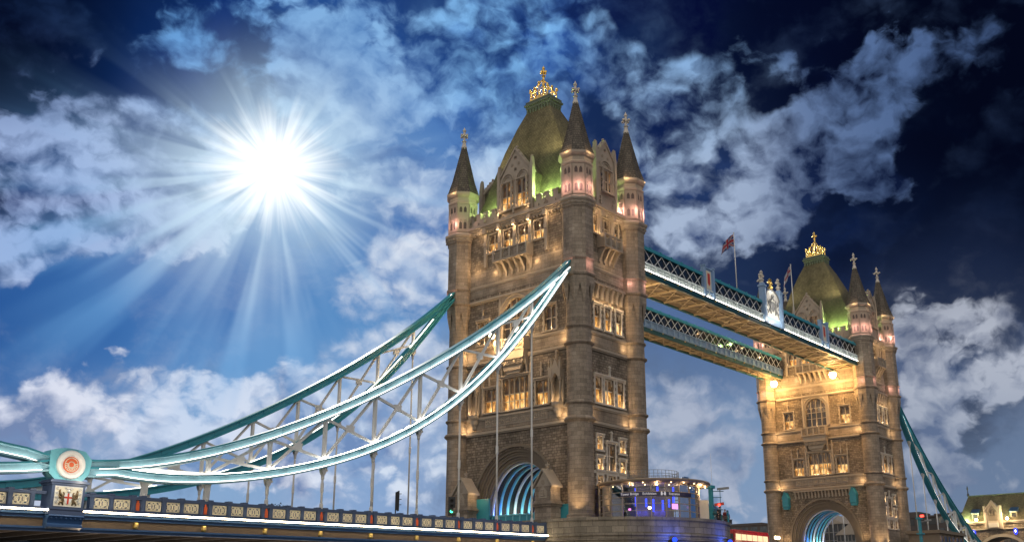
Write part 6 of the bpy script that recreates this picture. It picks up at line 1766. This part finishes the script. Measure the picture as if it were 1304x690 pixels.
# ------------------------------------------------------------------ north approach: abutment house and the city beyond
def abutment():
    X = 168.0
    T = empty('abutment_house', (X, -4, -3), 'stone gatehouse with a steep green lit roof and two bright lamps', 'building')
    f = lambda u, z, d: (-d, u + 4, z + 3)
    Y0, Y1 = -24.0, 6.2
    m = MB()
    cv = [(u - 3.4, z) for u, z in arch_curve(5.6, 4.6, 1.9, bot=-6)]
    m.face([f(Y0, -6, 0), f(cv[0][0], -6, 0), f(cv[0][0], 10.0, 0), f(Y0, 10.0, 0)]); m.face([f(Y1, -6, 0), f(cv[-1][0], -6, 0), f(cv[-1][0], 10.0, 0), f(Y1, 10.0, 0)])
    for i in range(1, len(cv) - 2): m.face([f(*cv[i], 0), f(*cv[i + 1], 0), f(cv[i + 1][0], 10, 0), f(cv[i][0], 10, 0)])
    ring(m, f, cv, 0, cv, -8)
    m.face([f(Y1, -6, 0), f(Y1, -6, -9), f(Y1, 10, -9), f(Y1, 10, 0)]); m.face([f(Y0, -6, 0), f(Y0, -6, -9), f(Y0, 10, -9), f(Y0, 10, 0)])
    m.build('wall', 'granite', T)
    m = MB(); rect(m, f, Y0 - .2, Y1 + .2, 8.3, 8.55, -.1, .3); rect(m, f, Y0 - .3, Y1 + .3, 10.0, 10.35, -.3, .45); rect(m, f, Y0 - .2, Y1 + .2, 9.7, 10.0, -.1, .25)
    ring(m, f, [(u - 3.4, z) for u, z in arch_curve(6.3, 5.3, 1.9, bot=-6)], .2, cv, .2); m.build('cornice', 'trim', T)
    m = MB(); ry0, ry1 = Y0 + 2, Y1 - 1.6
    m.face([f(Y0 - .2, 10.35, .2), f(Y1 + .2, 10.35, .2), f(ry1, 17.0, -4.2), f(ry0, 17.0, -4.2)]); m.face([f(Y1 + .2, 10.35, .2), f(Y1 + .2, 10.35, -8.8), f(ry1, 17.0, -4.2)])
    m.face([f(Y0 - .2, 10.35, -8.8), f(Y1 + .2, 10.35, -8.8), f(ry1, 17.0, -4.2), f(ry0, 17.0, -4.2)]); m.face([f(Y0 - .2, 10.35, .2), f(Y0 - .2, 10.35, -8.8), f(ry0, 17.0, -4.2)])
    r = m.build('roof', 'slate', T)
    m = MB(); rect(m, f, ry0, ry1, 16.85, 17.15, -4.4, -4.0)
    m.build('ridge', 'copper_green', r)
    m = MB(); m.lathe(4.2, ry1 + 4, [(.25, 20.0), (.3, 20.5), (.12, 20.8), (.1, 21.6), (.22, 21.8), (.05, 22.6)], 8); m.build('finial', 'dark_metal', r)
    for u in (2.3, -6.6, -13.5):                                       # slate hung dormers
        m = MB(); rect(m, f, u - .75, u + .75, 10.6, 12.4, -2.2, -.35); d = m.build('dormer', 'trim_dark', T)
        m = MB(); m.prism([(-2.6, 12.4), (-.15, 12.4), (-.15, 12.55), (-1.6, 13.5), (-2.6, 13.5)], lambda a, z, q, u=u: f(u + q, z, a), -.95, .95); m.build('dormer_roof', 'blue_slate', d)
        m = MB(); rect(m, f, u - .5, u + .5, 10.9, 12.1, -.34, -.30); m.build('window', 'pane_dim', d)
    for u in (-2.0, -16.5):
        m = MB(); m.prism([(u - 1.7, 8.5), (u + 1.7, 8.5), (u + 1.7, 12.6), (u, 14.9), (u - 1.7, 12.6)], f, -3.0, .5); g = m.build('gable', 'trim', T)
        m = MB()
        for s in (-1, 1): m.prism([(u + s * 2.0, 12.3), (u + s * 2.0, 12.7), (u, 15.3), (u, 14.8)], f, -.2, .75); rect(m, f, u + s * 1.75 - .3, u + s * 1.75 + .3, 8.5, 14.0, -.2, .6)
        m.build('coping', 'trim', g)
        m = MB(); m.prism([(u - 1.1, 10.4), (u + 1.1, 10.4), (u + 1.1, 12.5), (u, 14.1), (u - 1.1, 12.5)], f, .5, .56); quatre(m, f, u, 12.2, .8, .6, 0, .1); m.build('carving', 'trim_dark', g)
        m = MB(); rect(m, f, u - 1.1, u + 1.1, 8.8, 9.9, .5, .75); m.build('balcony', 'white_stone', g)
    for u in (1.75, -5.4, -12.5):
        m = MB(); m.bar(f(u, 10.4, .3), f(u, 10.6, 1.0), .1, .1); m.ball(f(u, 10.75, 1.1), .32, 10, 1); m.build('lamp', ['dark_metal', 'lamp_warm'], T)
        lamp('lamp_glow', f(u, 10.9, 1.5), 420, (1, .72, .38), T, r=.2); lamp('roof_flood', f(u, 10.9, 1.2), 1400, (.72, 1, .45), T, 'SPOT', .2, f(u + .5, 15, -2.5), 120)
    for u in (4.6,): lamp('roof_flood', f(u, 10.9, .6), 330, (.72, 1, .45), T, r=.15)
    for u in (2.9, -6.7):
        m = MB(); m.prism([(u + .42 * cos(2 * pi * i / 16), 7.7 + .8 * sin(2 * pi * i / 16)) for i in range(16)], f, .06, .3); p = m.build('plaque', 'sign_blue', T)
        m = MB(); m.prism([(u + .14 * cos(2 * pi * i / 10), 7.75 + .32 * sin(2 * pi * i / 10)) for i in range(10)], f, .3, .34); m.build('light', 'led_white', p)
paint('blue_slate', (.04, .09, .16), .4, var=.2)
abutment()
def block(name, x0, y0, x1, y1, z0, z1, mat, label, cat, rows, cols, pane, roof=0, grp='city buildings beyond the river'):
    T = empty(name, ((x0 + x1) / 2, (y0 + y1) / 2, z0), label, cat, grp)
    lx, ly, h = (x1 - x0) / 2, (y1 - y0) / 2, z1 - z0
    m = MB(); m.box(-lx, -ly, 0, lx, ly, h); m.build('wall', mat, T)
    m = MB(); m.box(-lx - .3, -ly - .3, h, lx + .3, ly + .3, h + .5)
    if roof: m.box(-lx * .5, -ly * .4, h + .5, lx * .2, ly * .3, h + .5 + roof)
    m.build('roof', 'brick_dark', T)
    for r in range(rows):
        m = MB(); zc = h * (r + .3) / rows; zh = h / rows * .55
        for c in range(cols):
            y = -ly + 2 * ly * (c + .5) / cols; m.box(-lx - .08, y - ly / cols * .7, zc, -lx + .02, y + ly / cols * .7, zc + zh)
            x = -lx + 2 * lx * (c + .5) / cols; m.box(x - lx / cols * .7, -ly - .08, zc, x + lx / cols * .7, -ly + .02, zc + zh)
        m.build('window_row', pane, T)
block('office_block', 240, 35.5, 270, 64, -3, 17.9, 'brick_dark', 'dark office block right of the far tower, lower left one', 'office block', 6, 8, 'dark_glass', 2)
block('office_block', 236, 14, 262, 35, -3, 18.0, 'brick_dark', 'dark flat roofed office block behind the right hand chain', 'office block', 6, 7, 'pane_office', 2)
block('office_block', 222, -2, 240, 13, -3, 13.5, 'trim_dark', 'low stone building between the right chain and the gatehouse', 'office block', 5, 5, 'pane_dim')
block('warehouse', 330, 128, 372, 205, -3, 25.6, 'brick_dark', 'long dark warehouse seen between pavilion and far tower', 'warehouse', 6, 16, 'pane_office', 1.5)
def glass_house(x, y, w, h, label):
    T = empty('glass_building', (x, y, -3), label, 'glass building', 'modern glass buildings behind the far arch')
    m = MB(); m.box(0, -w / 2, 0, 18, w / 2, h); m.build('facade', 'dark_glass', T)
    m = MB()
    for k in range(9): yy = -w / 2 + w * k / 8; m.box(-.25, yy - .12, 0, 0, yy + .12, h)
    for k in range(8): z = h * k / 7; m.box(-.2, -w / 2, z - .1, 0, w / 2, z + .1)
    for k in range(0, 8, 2): m.bar((-.15, -w / 2 + w * k / 8, h * .2), (-.15, -w / 2 + w * (k + 2) / 8, h * .6), .2, .2, (1, 0, 0))
    m.build('frame', 'concrete', T)
    m = MB(); m.prism([(-w / 2 - .5, h), (w / 2 + .5, h), (0, h + 3.4)], lambda u, z, d: (d, u, z), -.6, 18.4); m.build('roof', 'trim', T)
    for k, (a, b) in enumerate(((.2, .35), (.55, .5), (.75, .2))): m = MB(); m.box(-.06, -w / 2 + w * a, h * b, -.02, -w / 2 + w * a + w / 9, h * b + h / 9); m.build('lit_window', 'pane_office', T)
glass_house(205, 58.5, 12, 17.5, 'glass fronted building with pale frames seen through the far arch, left')
glass_house(196, 46.0, 9, 13.5, 'smaller glass fronted building with pitched roof seen through the far arch, right')
def lamp_mast(x, y, h, label):
    T = empty('lamp_mast', (x, y, -3), label, 'lamp post', 'slim masts near the far approach')
    m = MB(); m.tube([(0, 0, 0), (0, 0, h)], [.14, .08], 8); m.build('pole', 'steel_paint', T)
    m = MB(); m.box(-.9, -.14, h - .05, .1, .14, h + .12); m.build('head', 'grey_metal', T)
lamp_mast(150, 36.5, 12.5, 'slim pale mast seen inside the far arch')
lamp_mast(150, 1.5, 14.5, 'slim pale mast right of the far tower behind the hangers')
# hazy wooded ridge far beyond the deck
m = MB(); R = random.Random(4); prev = None
for i in range(81):
    x = 120 + i * 4.5; z = 36 + 5 * mnoise.noise((i * .09, 1.3, 0)) + 3.0 * mnoise.noise((i * .3, 7, 0)) + R.uniform(-.3, .3) + 5 + (2 if i < 46 else 0) - 12 * max(0, (12 - i) / 12)
    cur = [(x, 400 + (x - 120) * .0, -16), (x, 402, z * .8), (x, 420, z), (x, 470, -16)]
    if prev:
        for k in range(3): m.face([prev[k], cur[k], cur[k + 1], prev[k + 1]])
    prev = cur
o = m.build('distant_hill', 'dark_leaf'); o['kind'] = 'structure'
m = MB()
for i in range(3500):
    x = R.uniform(122, 478); i0 = (x - 120) / 4.5
    z = 41 + 5 * mnoise.noise((i0 * .09, 1.3, 0)) + 3.0 * mnoise.noise((i0 * .3, 7, 0)) + (2 if i0 < 46 else 0) - 12 * max(0, (12 - i0) / 12)
    t = R.random() ** .6; s = R.uniform(.5, 1.3)
    c = Vector((x, 402 + 16 * R.random() - 3, z * (.72 + .28 * t)))
    for q in range(3):
        d = Vector((R.uniform(-1, 1), R.uniform(-1, 1), R.uniform(-.7, 1))) * s; e = Vector((R.uniform(-1, 1), R.uniform(-1, 1), R.uniform(-.7, 1))) * s
        m.face([c - d * .5 - e * .3, c + d * .5 - e * .2, c + e * .8])
o = m.build('tree_belt', 'dark_leaf', recalc=False); tag(o, kind='stuff')
